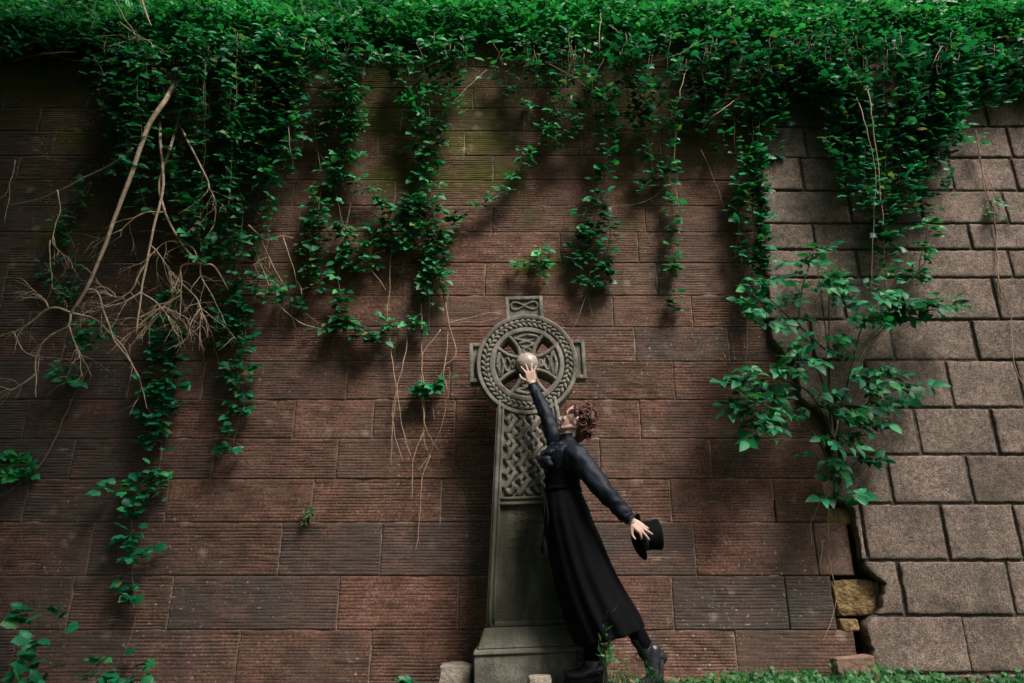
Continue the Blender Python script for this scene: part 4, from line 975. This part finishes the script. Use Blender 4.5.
    ao = arm.build('wheel_arms', cm, root, world=False); autosharp(ao, 40)
    rim.build('arm_rim', cm, root, world=False); kn.build('arm_knotwork', cm, root, world=False)
    mb = MB(); mb.ball((c.x, ya-0.012, c.z), (11.3*ks, 0.068, 11.3*ks)); 
    bo = mb.build('central_boss', M['bossm'], root, world=False); bo['label'] = 'pale worn round boss'
    mb = MB(); mb.tube([pol(12.6*ks, 2*math.pi*k/40, ya-0.002) for k in range(41)], 0.009, 7, cap=False); mb.build('boss_ring', cm, root, world=False)
    # the three stubs beyond the ring
    def stub(x0, x1, z0, z1, inner, label=None):
        mb = MB(); y0, y1 = yF+0.022, yB-0.015; bwd = 0.026
        mb.box(x0, x1, y0+0.018, y1, z0, z1)
        mb.box(x0, x0+bwd, y0, y0+0.0179, z0, z1); mb.box(x1-bwd, x1, y0, y0+0.0179, z0, z1)
        mb.box(x0+bwd, x1-bwd, y0, y0+0.0179, z0, z0+bwd); mb.box(x0+bwd, x1-bwd, y0, y0+0.0179, z1-bwd, z1)
        o = bev(mb.build('arm_end', cm, root, world=False), 0.004, 2)
        return y0
    tz = Lp(524, 296, -.42).z; tl = Lp(505.5, 305, -.42).x; tr = Lp(543, 305, -.42).x
    y0 = stub(tl, tr, c.z + Ro*zs - 0.05, tz, 0)
    mb = MB(); xm, zm = (tl+tr)/2, (c.z+Ro*zs+0.002+tz)/2; hx = (tr-tl)/2-0.04; hz = 0.030
    for s_ in (-1, 1): mb.tube([(xm + hx*math.cos(a), y0+0.012-0.005*s_*math.sin(a*2), zm + s_*hz*math.sin(2*a)*0.9) for a in np.linspace(0, 2*math.pi, 49)], 0.009, 7, cap=False)
    mb.build('top_knot', cm, root, world=False)
    sz1 = Lp(470, 343, -.42).z; sz0 = Lp(470, 382, -.42).z
    stub(Lp(469.5, 362, -.42).x, c.x - Ro + 0.05, sz0, sz1, 0); stub(c.x + Ro - 0.05, Lp(586, 362, -.42).x, sz0, sz1, 0)
    return root
cross()

# ------------------------------------------------------------------ the woman
def hand(mb, wrist, dirv, up, size, spread, curl, thumb_side, fan=0.25):
    """palm plus four fingers of different lengths and a thumb; dirv: from wrist to the knuckles, up: the back of the hand"""
    d = Vector(dirv).normalized(); n = Vector(up); n = (n - d*n.dot(d)).normalized(); s_ = d.cross(n).normalized()*thumb_side   # s_ points to the thumb
    k = size/0.18; w = Vector(wrist)
    for j, (off) in enumerate((0.028, 0.010, -0.010, -0.027)):
        mb.limb([w + s_*off*0.5*k, w + d*0.04*k + s_*off*0.85*k, w + d*0.088*k + s_*off*k], [0.014*k, 0.0145*k, 0.0115*k], 10, 3)
    lens = (0.070, 0.079, 0.073, 0.058)
    for j, off in enumerate((0.028, 0.010, -0.010, -0.027)):
        p = w + d*0.088*k + s_*off*k; c = curl[j] if hasattr(curl, '__len__') else curl
        dd = (d + s_*(1.5-j)*fan*spread).normalized(); pts = [p]; a = c*0.35
        for m_, fr in enumerate((0.46, 0.31, 0.23)):
            q = Quaternion(dd.cross(n).normalized(), -a); dd = q @ dd; pts.append(pts[-1] + dd*lens[j]*fr*k); a = c*0.6
        mb.limb(pts, [0.0098*k, 0.0088*k, 0.0080*k, 0.0066*k], 10, 2)
    p = w + d*0.022*k + s_*0.022*k; dd = (d*0.62 + s_*0.85 - n*0.2).normalized()
    mb.limb([p, p + dd*0.036*k, p + dd*0.062*k + d*0.006*k, p + dd*0.072*k + d*0.028*k], [0.0145*k, 0.0125*k, 0.0100*k, 0.0076*k], 10, 2)

SIDE_R, SIDE_L = -1, 1
def person():
    Y0 = -0.75
    base = at(590, 690, -0.72); base.z = 0
    root = empty('person', base, 'woman in a navy satin blouse and long black skirt reaching up to the stone boss', 'person')
    A = lambda u, v, Y=Y0: at(u, v, Y)
    # joints
    rs, re, rw = A(557,446,-.62), A(546,415,-.60), A(532,384,-.545)
    ls, le, lw = A(576,457,-.90), A(604,491,-1.0), A(631,521,-.995)
    rh, rk, ra = A(570,522,-.68), A(588,592,-.70), A(592,660,-.70)
    lh, lk, la = A(574,522,-.82), A(605,592,-.84), A(647,650,-.86)
    nb, nt, hc = A(568,448,-.76), A(570,434,-.765), A(575.5,421,-.77)
    b = MB()
    # trunk, inside the clothes
    b.limb([A(568,520), A(563,490), A(562,470), A(565,460)], [0.122, 0.090, 0.098, 0.070], 20)
    b.limb([A(568,461,-.64), A(570,460,-.86)], [0.05, 0.05], 16)
    b.limb([A(569,524,-.68), A(569,524,-.83)], [0.10, 0.10], 16)
    b.limb([nb, nb.lerp(nt, .5), nt + Vector((0.006,0,0.02))], [0.060, 0.051, 0.053], 18)
    b.limb([rs, re, rw], [0.052, 0.040, 0.026], 16); b.limb([ls, le, lw], [0.052, 0.040, 0.026], 16)
    b.limb([rh, rk, rk.lerp(ra,.45)+Vector((0.008,0,0)), ra], [0.080, 0.048, 0.044, 0.030], 16); b.limb([lh, lk, lk.lerp(la,.45)+Vector((0.012,0,0.01)), la], [0.080, 0.048, 0.044, 0.030], 16)
    # head: local frame fwd (face), up (crown), side
    tilt = rad(27); yaw = rad(12)     # face looks left, up and a little towards the cross
    fwd = Vector((-math.cos(tilt)*math.cos(yaw), math.sin(yaw)*math.cos(tilt), math.sin(tilt))).normalized()
    side = Vector((0,0,1)).cross(fwd).normalized(); up = fwd.cross(side).normalized()
    RM = Matrix((fwd, side, up)).transposed()
    def Hd(f, s_, u_): return hc + fwd*f + side*s_ + up*u_
    b.ball(Hd(-0.012,0,0.018), (0.094,0.073,0.090), RM); b.ball(Hd(0.030,0,-0.03), (0.056,0.058,0.078), RM)
    b.ball(Hd(0.058,0,-0.085), (0.026,0.026,0.022), RM)                         # chin
    b.limb([Hd(0.045,0.035,-0.078), Hd(-0.02,0.058,-0.045)], [0.016,0.015], 12); b.limb([Hd(0.045,-0.035,-0.078), Hd(-0.02,-0.058,-0.045)], [0.016,0.015], 12)
    b.limb([Hd(0.070,0,0.004), Hd(0.088,0,-0.018), Hd(0.098,0,-0.034)], [0.009,0.010,0.0115], 10)   # nose
    b.ball(Hd(0.088,0.011,-0.037), 0.008); b.ball(Hd(0.088,-0.011,-0.037), 0.008)
    b.limb([Hd(0.068,0.045,0.018), Hd(0.079,0.0,0.014), Hd(0.068,-0.045,0.018)], [0.007,0.008,0.007], 10)  # brow
    b.ball(Hd(0.020,0,0.012), (0.062,0.064,0.066), RM); b.ball(Hd(0.026,0,-0.048), (0.052,0.056,0.050), RM)
    for s_ in (-1, 1):
        b.ball(Hd(0.056, s_*0.040, -0.025), (0.016,0.017,0.022))                   # cheekbone
        b.ball(Hd(-0.018, s_*0.073, -0.012), (0.015,0.006,0.027), RM)               # ear
        b.ball(Hd(-0.022, s_*0.078, 0.006), (0.014,0.006,0.013), RM)
    b.limb([Hd(0.076,0.016,-0.060), Hd(0.086,0,-0.058), Hd(0.076,-0.016,-0.060)], [0.006,0.0085,0.006], 8)
    b.limb([Hd(0.074,0.014,-0.070), Hd(0.083,0,-0.070), Hd(0.074,-0.014,-0.070)], [0.006,0.0085,0.006], 8)
    # hands
    rtip = A(528, 360, -.535); hand(b, rw, (rtip - rw), Vector((-0.1,-1,0.1)), 0.164, 1.15, [0.15,0.12,0.12,0.15], SIDE_R, 0.30)
    lt = A(648, 534, -1.02)
    hand(b, lw, (lt - lw), Vector((0.12,-1,0.25)), 0.152, 1.0, [1.3,0.25,0.15,1.2], SIDE_L, 0.30)
    body = remeshed(b, 'body', M['skin'], root, 0.0042, 2)
    # lips, eyes
    mb = MB(); mb.limb([Hd(0.079,0.015,-0.0605), Hd(0.0895,0,-0.0585), Hd(0.079,-0.015,-0.0605)], [0.004,0.0065,0.004], 8); mb.limb([Hd(0.077,0.013,-0.069), Hd(0.0865,0,-0.0695), Hd(0.077,-0.013,-0.069)], [0.004,0.0065,0.004], 8)
    mb.build('lips', M['lips'], root)
    for s_ in (-1, 1):
        mb = MB(); mb.ball(Hd(0.062, s_*0.031, -0.006), 0.0125); eo = mb.build('eye', M['eye'], root)
        mb = MB(); mb.ball(Hd(0.0695, s_*0.032, -0.004), (0.0062,0.0062,0.0062)); mb.build('iris', M['iris'], eo)
        mb = MB(); mb.limb([Hd(0.080, s_*0.012, 0.021), Hd(0.078, s_*0.032, 0.027), Hd(0.064, s_*0.052, 0.020)], [0.004,0.0045,0.003], 8); mb.build('eyebrow', M['hair'], root)
    # hair: cap, rolled braids, curls
    hb = MB()
    hb.ball(Hd(-0.038,0,0.032), (0.084,0.076,0.084), RM); hb.ball(Hd(-0.066,0,-0.022), (0.050,0.064,0.060), RM)
    hb.limb([Hd(-0.072,0.03,-0.05), Hd(-0.070,0.02,-0.098)], [0.036,0.022], 12); hb.limb([Hd(-0.072,-0.03,-0.05), Hd(-0.068,-0.025,-0.092)], [0.036,0.022], 12)
    ho = remeshed(hb, 'hair', M['hair'], root, 0.006, 2)
    cb = MB(); rr = random.Random(21)
    def curl(cc, r, ln, w0):
        ax = (rv(1)*0.7 + side*rr.uniform(-1,1)).normalized(); e1 = ax.orthogonal().normalized(); e2 = ax.cross(e1); tn = rr.uniform(5.5, 9.5); p0 = rr.uniform(0, 6)
        cb.tube([cc + (e1*math.cos(p0+t*tn) + e2*math.sin(p0+t*tn))*r*(1-0.3*t) + ax*ln*(t-0.5) for t in np.linspace(0, 1, 24)], [w0*(1.05-0.75*abs(t-.45)*1.6) for t in np.linspace(0, 1, 24)], 7)
    for k in range(60):                                     # loose curls over the crown, denser towards the front roll
        th_ = rr.uniform(-0.55, 2.6); ph_ = rr.uniform(-1.35, 1.35)
        c_ = Hd(-0.038 + 0.086*math.cos(th_)*math.cos(ph_), 0.076*math.sin(ph_), 0.034 + 0.088*math.sin(th_)*math.cos(ph_))
        if (c_ - hc).dot(fwd) > 0.052 and (c_ - hc).dot(up) < 0.075: continue
        if abs((c_ - hc).dot(side)) > 0.045 and (c_ - hc).dot(fwd) > -0.035 and (c_ - hc).dot(up) < 0.035: continue
        big = rr.random() < 0.35
        curl(c_ + (c_-Hd(-.04,0,.03)).normalized()*rr.uniform(-0.012, 0.002 if not big else 0.005), rr.uniform(0.013, 0.021) if big else rr.uniform(0.006, 0.014), rr.uniform(0.02, 0.07), rr.uniform(0.008, 0.012) if big else rr.uniform(0.0025, 0.006))
    for k in range(46):                                      # nape and back
        c_ = Hd(-0.108 + rr.uniform(-.012,.03), rr.uniform(-0.055, 0.055), rr.uniform(-0.07, 0.05)); curl(c_, rr.uniform(0.008, 0.016), rr.uniform(0.03, 0.06), rr.uniform(0.006, 0.009))
    for (f0, rise) in ((0.030, 0.094), (-0.020, 0.108), (-0.075, 0.098)):           # braids laid over the head from side to side
        for st in range(3):
            pts = []
            for t in np.linspace(-1, 1, 60):
                a = t*1.45; ph = t*17 + st*2.094
                pts.append(Hd(f0 - 0.035*abs(t)**1.5 + 0.008*math.cos(ph), (0.080)*math.sin(a), 0.018 + (rise-0.018)*math.cos(a)*0.97 + 0.006*math.sin(2*ph)))
            cb.tube(pts, [0.0092 if 2 < i < 57 else 0.005 for i in range(60)], 7)
    for k in range(36):                                      # sides, swept back behind the ears
        sg = rr.choice((-1, 1)); f = rr.uniform(-0.085, 0.04); uu = rr.uniform(-0.03, 0.075) if f < -0.035 else rr.uniform(0.035, 0.085)
        sd_ = 0.074*math.sqrt(max(0.05, 1 - ((f+0.04)/0.095)**2 - max(0, (uu-0.02)/0.1)**2))
        curl(Hd(f, sg*sd_, uu), rr.uniform(0.007, 0.013), rr.uniform(0.03, 0.055), rr.uniform(0.006, 0.0085))
    cb.build('curls', M['hair'], ho)

    # cloth lofts -----------------------------------------------------------
    NSEG = 72
    def ring(fu, fv, bu, bv, half, ymid=Y0, pleat=0.0, npl=0, ph=0.0, sq=1.0, amp2=0.0):
        f = A(fu, fv, ymid); bk = A(bu, bv, ymid); c = (f+bk)/2; a = (bk-f)/2; out = []
        for k in range(NSEG):
            t = 2*math.pi*k/NSEG
            ct, st = math.cos(t), math.sin(t)
            g = 1 + pleat*math.sin(npl*t + ph + 0.7*math.sin(3*t)) + amp2*math.sin(5*t + ph*2)
            out.append(c + a*math.copysign(abs(ct)**sq, ct)*g + Vector((0, half*math.copysign(abs(st)**sq, st)*g, 0)))
        return out
    # skirt
    spec = [(546,489,580,488,.128),(544.5,497,583,496,.148),(543,508,588,507,.170),(544,522,592.5,520,.186),(546.5,540,600,537,.198),(550,560,607.5,556,.210),(555,582,616,575,.225),(560.5,602,625.5,592,.242),(566.5,621,634.5,607,.262),(572,634,640,617,.272),(577.5,645,643,625,.280)]
    rgs = []
    for i in range(len(spec)-1):
        for k in range(4):
            t = k/4; s_ = [spec[i][j]*(1-t)+spec[i+1][j]*t for j in range(5)]; q = (i+t)/(len(spec)-1)
            rgs.append(ring(*s_, pleat=0.010+0.042*q, npl=13, ph=0.6*math.sin(q*3), amp2=0.015*q))
    s_ = spec[-1]; rgs.append(ring(*s_, pleat=0.052, npl=13, ph=0.6*math.sin(3), amp2=0.015))
    inner = [[Vector(p)*0.0 + (sum((Vector(x) for x in rg), Vector())/NSEG).lerp(Vector(p), 0.965) for p in rg] for rg in rgs[::-1][:14]]
    mb = MB(); mb.rings(rgs + inner); mb.build('skirt', M['black'], root)
    # fitted bodice of the pinafore with straps
    bsp = [(545.5,492,580.5,491,.131),(545,484,580,483,.130),(545,476,580.5,475,.137),(543.5,469,582,467,.150)]
    bod = MB(); rg = []
    for i in range(len(bsp)-1):
        for k in range(3):
            t = k/3; q = [bsp[i][j]*(1-t)+bsp[i+1][j]*t for j in range(5)]; rg.append(ring(*q, pleat=0.006*((k % 2)*2-1)*(i < 2), npl=2))
    rg.append(ring(*bsp[-1])); ir = ring(545.5,469.5,580.5,467.5,.140); bod.rings(rg + [ir]); bod.build('bodice', M['black'], root)
    mb = MB(); q0 = ring(544.6,487.5,581,486.5,.134); q1 = ring(544.0,492.5,582,491.5,.141); q2 = ring(545.5,492,580.5,491,.130); q3 = ring(545.8,488,579.8,487,.126); mb.rings([q3,q0,q1,q2]); mb.build('waistband', M['tights'], root)
    mb = MB(); mb.tube([A(545,492,-.80), A(544,505,-.84), A(546,525,-.85), A(543,540,-.86), A(542,553,-.86)], [0.007,0.007,0.008,0.008,0.009], 6); mb.tube([A(545,492,-.80), A(548,515,-.87), A(547,530,-.88)], [0.007,0.007,0.008], 6)
    mb.build('sash_tie', M['black'], root)
    # blouse: trunk and collar
    wr = lambda i: 0.008*math.sin(i*1.9)
    tsp = [(546.5,478,580,477,.128),(543.2,470,582.2,468,.150),(541.5,462,584,460,.170),(543.5,455,585,454.5,.178),(549,449.5,583,450,.160),(555,444.5,579.5,446,.112),(559.5,441.5,578.5,442,.072),(560.2,438,578,437.5,.066),(559.8,435.2,578.3,434.5,.068)]
    mb = MB(); rg = []
    for i in range(len(tsp)-1):
        for k in range(4):
            t = k/4; q = [tsp[i][j]*(1-t)+tsp[i+1][j]*t for j in range(5)]; rg.append(ring(*q, pleat=0.014 if i < 5 else 0.006, npl=9, ph=1.3*math.sin((i+t)*0.9)))
    rg.append(ring(*tsp[-1])); rg.append(ring(561.6,435.8,576.6,435,.060)); rg.append(ring(562,441,576,441,.056))
    mb.rings(rg); blo = mb.build('blouse', M['navy'], root)
    # sleeves: gathered at the shoulder and cuff, creased
    def sleeve(pts, rads, nm, seed):
        P = smooth_path(pts, 14); n = len(P); rr_ = np.interp(np.linspace(0, len(pts)-1, n), range(len(pts)), rads)
        mb = MB(); ref = None; rgs = []
        for i, p in enumerate(P):
            t = (P[min(i+1,n-1)]-P[max(i-1,0)]).normalized()
            ref = t.orthogonal().normalized() if ref is None else (ref - t*ref.dot(t)).normalized(); q = t.cross(ref); rg = []
            for k in range(40):
                a = 2*math.pi*k/40; f = i/(n-1)
                g = 1 + 0.10*noise.noise((math.cos(a)*1.6+seed, math.sin(a)*1.6, f*7)) + 0.05*math.sin(f*58 + 2.2*math.sin(a*2+seed))*(0.4+0.6*abs(math.sin(f*7+seed))) + 0.05*math.sin(9*a)*max(0, 1-f*5)
                rg.append(p + (ref*math.cos(a)+q*math.sin(a))*rr_[i]*g)
            rgs.append(rg)
        end = rgs[-1]; c = sum(end, Vector())/40; rgs.append([c.lerp(x, 0.82) for x in end]); bk = P[-4]; rgs.append([x + (bk-P[-1])*1.0 for x in rgs[-1]])
        mb.rings(rgs, True, True, False); so_ = mb.build(nm, M['navy'], root); return so_
    cuffR = rw.lerp(re, 0.10); 
    sr = sleeve([rs + Vector((0.03,-0.03,-0.03)), rs, rs.lerp(re,.5), re, re.lerp(rw,.5), re.lerp(rw,.86), re.lerp(rw,.97)], [0.062,0.060,0.052,0.046,0.041,0.032,0.033], 'sleeve', 1.0)
    sl_ = sleeve([ls + Vector((-0.03,0.07,0.012)), ls, ls.lerp(le,.45)+Vector((0,0,.008)), le, le.lerp(lw,.45), le.lerp(lw,.8), le.lerp(lw,.9), le.lerp(lw,.985)], [0.070,0.076,0.066,0.056,0.052,0.047,0.036,0.035], 'sleeve', 4.0)
    # soft bow and frill at the throat
    mb = MB(); rr = random.Random(5)
    for k in range(7):
        v0 = 443 + k*3.4; u0 = 557 - min(k, 4)*3.2 + max(0, k-4)*1.5
        P = [A(u0+11, v0+1, -.84), A(u0+3, v0+rr.uniform(-1,3), -.875), A(u0-3, v0+1+rr.uniform(0,4), -.83), A(u0-4.5, v0+2, -.76), A(u0-2, v0, -.68)]
        mb.limb(P, [0.010,0.019,0.021,0.019,0.010], 10, 4)
    remeshed(mb, 'frill', M['navy'], blo, 0.005, 3)
    # tights
    mb = MB(); mb.limb([rh.lerp(rk,.55), rk, rk.lerp(ra,.45)+Vector((0.008,0,0)), ra + Vector((0,0,-.02))], [0.078,0.060,0.056,0.042], 18); mb.build('tights', M['tights'], root)
    mb = MB(); mb.limb([lh.lerp(lk,.55), lk, lk.lerp(la,.45)+Vector((0.012,0,0.01)), la], [0.078,0.060,0.058,0.042], 18); mb.build('tights', M['tights'], root)
    # boots
    def boot(ank, heel, ball, toe, shin, sidev):
        e = MB(); sd = Vector(sidev).normalized()
        fw = (toe - heel).normalized(); upv = sd.cross(fw); 
        if upv.dot(ank - (heel+toe)/2) < 0: upv = -upv
        e.limb([ank + shin*0.075, ank + shin*0.03, ank, (ank+heel)/2 + upv*0.004], [0.046,0.043,0.042,0.043], 18)
        e.limb([ank, (ank+ball)/2*0.6 + (heel+ball)/2*0.4 + upv*0.012, ball + upv*0.030], [0.046,0.044,0.036], 16)
        for s_ in (-0.012, 0.012):
            e.limb([heel + sd*s_ + upv*0.045 + fw*0.012, (ank+ball)/2*0.5 + (heel+ball)/2*0.5 + sd*s_ + upv*0.022, ball + sd*s_*1.5 + upv*0.030, toe + sd*s_ + upv*0.026 - fw*0.03], [0.037,0.040,0.034,0.025], 16)
        bo = remeshed(e, 'boot', M['leather'], root, 0.005, 12)
        so2 = MB(); L_ = (toe-heel).length; pr = []
        for k in range(28):
            a = 2*math.pi*k/28; t = 0.5 - 0.5*math.cos(a); w_ = (0.030 + 0.016*math.sin(t*math.pi) + 0.008*(t > .55))*math.sin(a)
            c0 = heel.lerp(ball, min(1, t/0.68)) if t < .68 else ball.lerp(toe, (t-.68)/.32)
            pr.append(c0 + sd*w_ + fw*((-0.012) if t < .1 else 0.0))
        so2.rings([[p - upv*0.012 for p in pr], [p + upv*0.010 for p in pr]], True, True, True)
        c0 = heel + fw*0.025; so2.limb([c0 - upv*0.002, c0 - upv*0.016], [0.032,0.031], 14)
        autosharp(so2.build('sole', M['rubber'], bo))
        la_ = MB()
        for k in range(6):
            t = k/5; p = (ank + fw*0.046 + shin*0.045).lerp(ball + upv*0.062 - fw*0.02, t); wv = 0.020
            la_.tube([p - sd*wv, p + upv*0.006 + fw*0.004, p + sd*wv], 0.0028, 5); 
        p = ank + fw*0.052 + shin*0.045
        for s_ in (-1, 1): la_.tube([p, p + fw*0.03 + sd*s_*0.02 + upv*0.012, p + fw*0.036 + sd*s_*0.022 - upv*0.03, p + fw*0.012 + sd*s_*0.01 - upv*0.02, p], 0.0025, 5)
        la_.tube([p, p + fw*0.02 + sd*0.02 - upv*0.02, p + fw*0.022 + sd*0.026 - upv*0.075], 0.0025, 5)
        la_.build('lace', M['rubber'], bo)
    gy = 0.0
    hl = A(600,0,-.70); hx_ = A(602,683,-.70).x; tx = A(566,683,-.70).x
    boot(ra + Vector((0,0,-.015)), Vector((hx_, -.70, 0.035)), Vector((tx+0.085, -.705, 0.018)), Vector((tx-0.005, -.71, 0.020)), Vector((0,0,1)), (0.03,-1,0))
    boot(la + Vector((0.0,0,-.006)), A(661,652,-.86), A(658,682,-.865)+Vector((0,0,0.0)), A(646,691,-.87), (lk-la).normalized(), (0.15,-1,0.1))
    return lw, lt
lw, lt = person()

# the hat in her lowered hand -------------------------------------------
def hat():
    Yh = -0.875
    c0 = at(639, 537, Yh); c1 = at(659, 534.5, Yh + 0.012)          # brim centre, towards the crown's top
    ax = (c1 - c0).normalized(); e1 = Vector((0,1,0)); e1 = (e1 - ax*e1.dot(ax)).normalized(); e2 = ax.cross(e1)
    if e2.z < 0: e2 = -e2
    root = empty('top_hat', c0, 'black felt top hat held by its brim behind the woman', 'hat')
    def rg(h, r1, r2=None, lift=0.0):
        r2 = r2 or r1
        return [c0 + ax*(h + lift*math.cos(2*2*math.pi*k/48)) + e1*math.cos(2*math.pi*k/48)*r1*0.86 + e2*math.sin(2*math.pi*k/48)*r2 for k in range(48)]
    mb = MB(); mb.rings([rg(0.008,0.080),rg(0.02,0.079),rg(0.06,0.080),rg(0.105,0.086),rg(0.118,0.089),rg(0.123,0.085),rg(0.124,0.02)], True, False, True)
    autosharp(mb.build('crown', M['hat'], root), 50)
    mb = MB(); mb.rings([rg(0.0,0.070),rg(-0.003,0.10,lift=-0.006),rg(-0.004,0.128,lift=-0.014),rg(0.002,0.132,lift=-0.014),rg(0.006,0.128,lift=-0.014),rg(0.006,0.10,lift=-0.006),rg(0.009,0.078)]); mb.build('brim', M['hat'], root)
    mb = MB(); mb.rings([rg(0.010,0.0805),rg(0.010,0.0825),rg(0.034,0.0822),rg(0.034,0.080)]); mb.build('hatband', M['rubber'], root)
hat()

# ------------------------------------------------------------------ unseen tree added to shade the left of the wall
def shade_tree():
    root = empty('shade_tree', (-6.2, -4.6, -0.1), 'unseen leafy tree added beside the left end of the wall, its boughs shaped to shade it', 'tree')
    SB = MB(); tp = [Vector(p) for p in ((-6.2,-4.6,-0.3),(-6.15,-4.5,1.5),(-6.0,-4.4,3.2),(-5.7,-4.2,5.2),(-5.4,-4.0,7.2))]
    P = smooth_path(tp, 5); SB.tube(P, list(np.linspace(0.34, 0.12, len(P))), 14); SB.build('trunk', M['bark'], root)
    LB = MB(); ends = []
    for (a, b) in (((-6.1,-4.5,2.6),(-3.9,-2.6,5.3)),((-6.0,-4.4,3.3),(-2.6,-2.9,6.6)),((-5.9,-4.3,4.2),(-5.2,-1.6,5.6)),((-5.8,-4.3,4.8),(-1.6,-3.4,7.4)),((-5.6,-4.1,5.6),(-3.2,-2.0,7.3)),((-5.5,-4.1,6.4),(-7.5,-2.4,8.2)),((-6.1,-4.5,2.9),(-7.6,-2.0,4.6)),((-5.9,-4.4,4.2),(-8.2,-5.6,6.8)),((-6.1,-4.5,2.0),(-5.6,-2.3,3.6)),((-5.6,-4.2,6.0),(-3.4,-5.5,8.4)),((-5.4,-4.0,6.9),(-2.6,-2.6,9.2)),((-5.6,-4.1,5.2),(-0.4,-3.6,6.6))):
        a, b = Vector(a), Vector(b); Q = smooth_path([a, a.lerp(b,.5)+Vector((0,0,.3)), b], 6); LB.tube(Q, list(np.linspace(0.11, 0.03, len(Q))), 8); ends.append((a, b))
    LB.build('boughs', M['bark'], root)
    L = Leaves()
    def seen(p):  # keeps the added crown out of the camera view
        y, z = p.y + D, p.z - HC; f = y*CT + z*ST; u_ = -y*ST + z*CT
        return f > 0.05 and -0.93 < p.x/f < 0.93 and -0.6 < u_/f < 0.62
    for (a, b) in ends:
        for c in range(40):
            q = a.lerp(b, R.uniform(0.35, 1.12)) + rv(0.6)
            for k in range(26):
                p = q + rv(0.28)
                if seen(p) or p.y > -0.9: continue
                L.add(p, rv(1), Vector((0,-.2,1)) + rv(0.6), R.uniform(0.16, 0.30), 1.5)
    L.build('crown', OVAL, M['bank'], root)
    return root
tree0 = shade_tree()
for dx, dy, rz, lab in ((4.4, -6.2, 0.0, 'unseen leafy tree added behind the camera to dim the low front light'), (-3.5, -7.5, 0.0, 'unseen leafy tree added far to the front left to dim the low light')):  # unseen copies added to cut the low light reaching the wall
    c = tree0.copy(); COL.objects.link(c); c.location = tree0.location + Vector((dx, dy, 0)); c['label'] = lab
    for ch in tree0.children:
        k = ch.copy(); COL.objects.link(k); k.parent = c
    for t_ in (tree0, c): t_['group'] = 'unseen shading trees added in front of the wall'

def litter():
    L = Leaves()
    for k in range(700):
        x = R.uniform(-5, 5.5); y = R.uniform(-1.4, -0.03); d, n = leaf_pose(0.8, 0.0)
        L.add((x, y, gz(x, y) + R.uniform(0.006, 0.03)), (d.x, d.y, R.gauss(0, .25)), (R.gauss(0,.4), R.gauss(0,.4), 1), R.uniform(0.035, 0.07), 1.3)
    e = L.build('fallen_leaves', OVAL, mat_simple('dry_leaf', (0.09,0.05,0.025), (0.24,0.14,0.07), 12)); tag(e, 'dry brown leaves scattered along the foot of the walls', 'leaf litter', None, 'stuff')
litter()
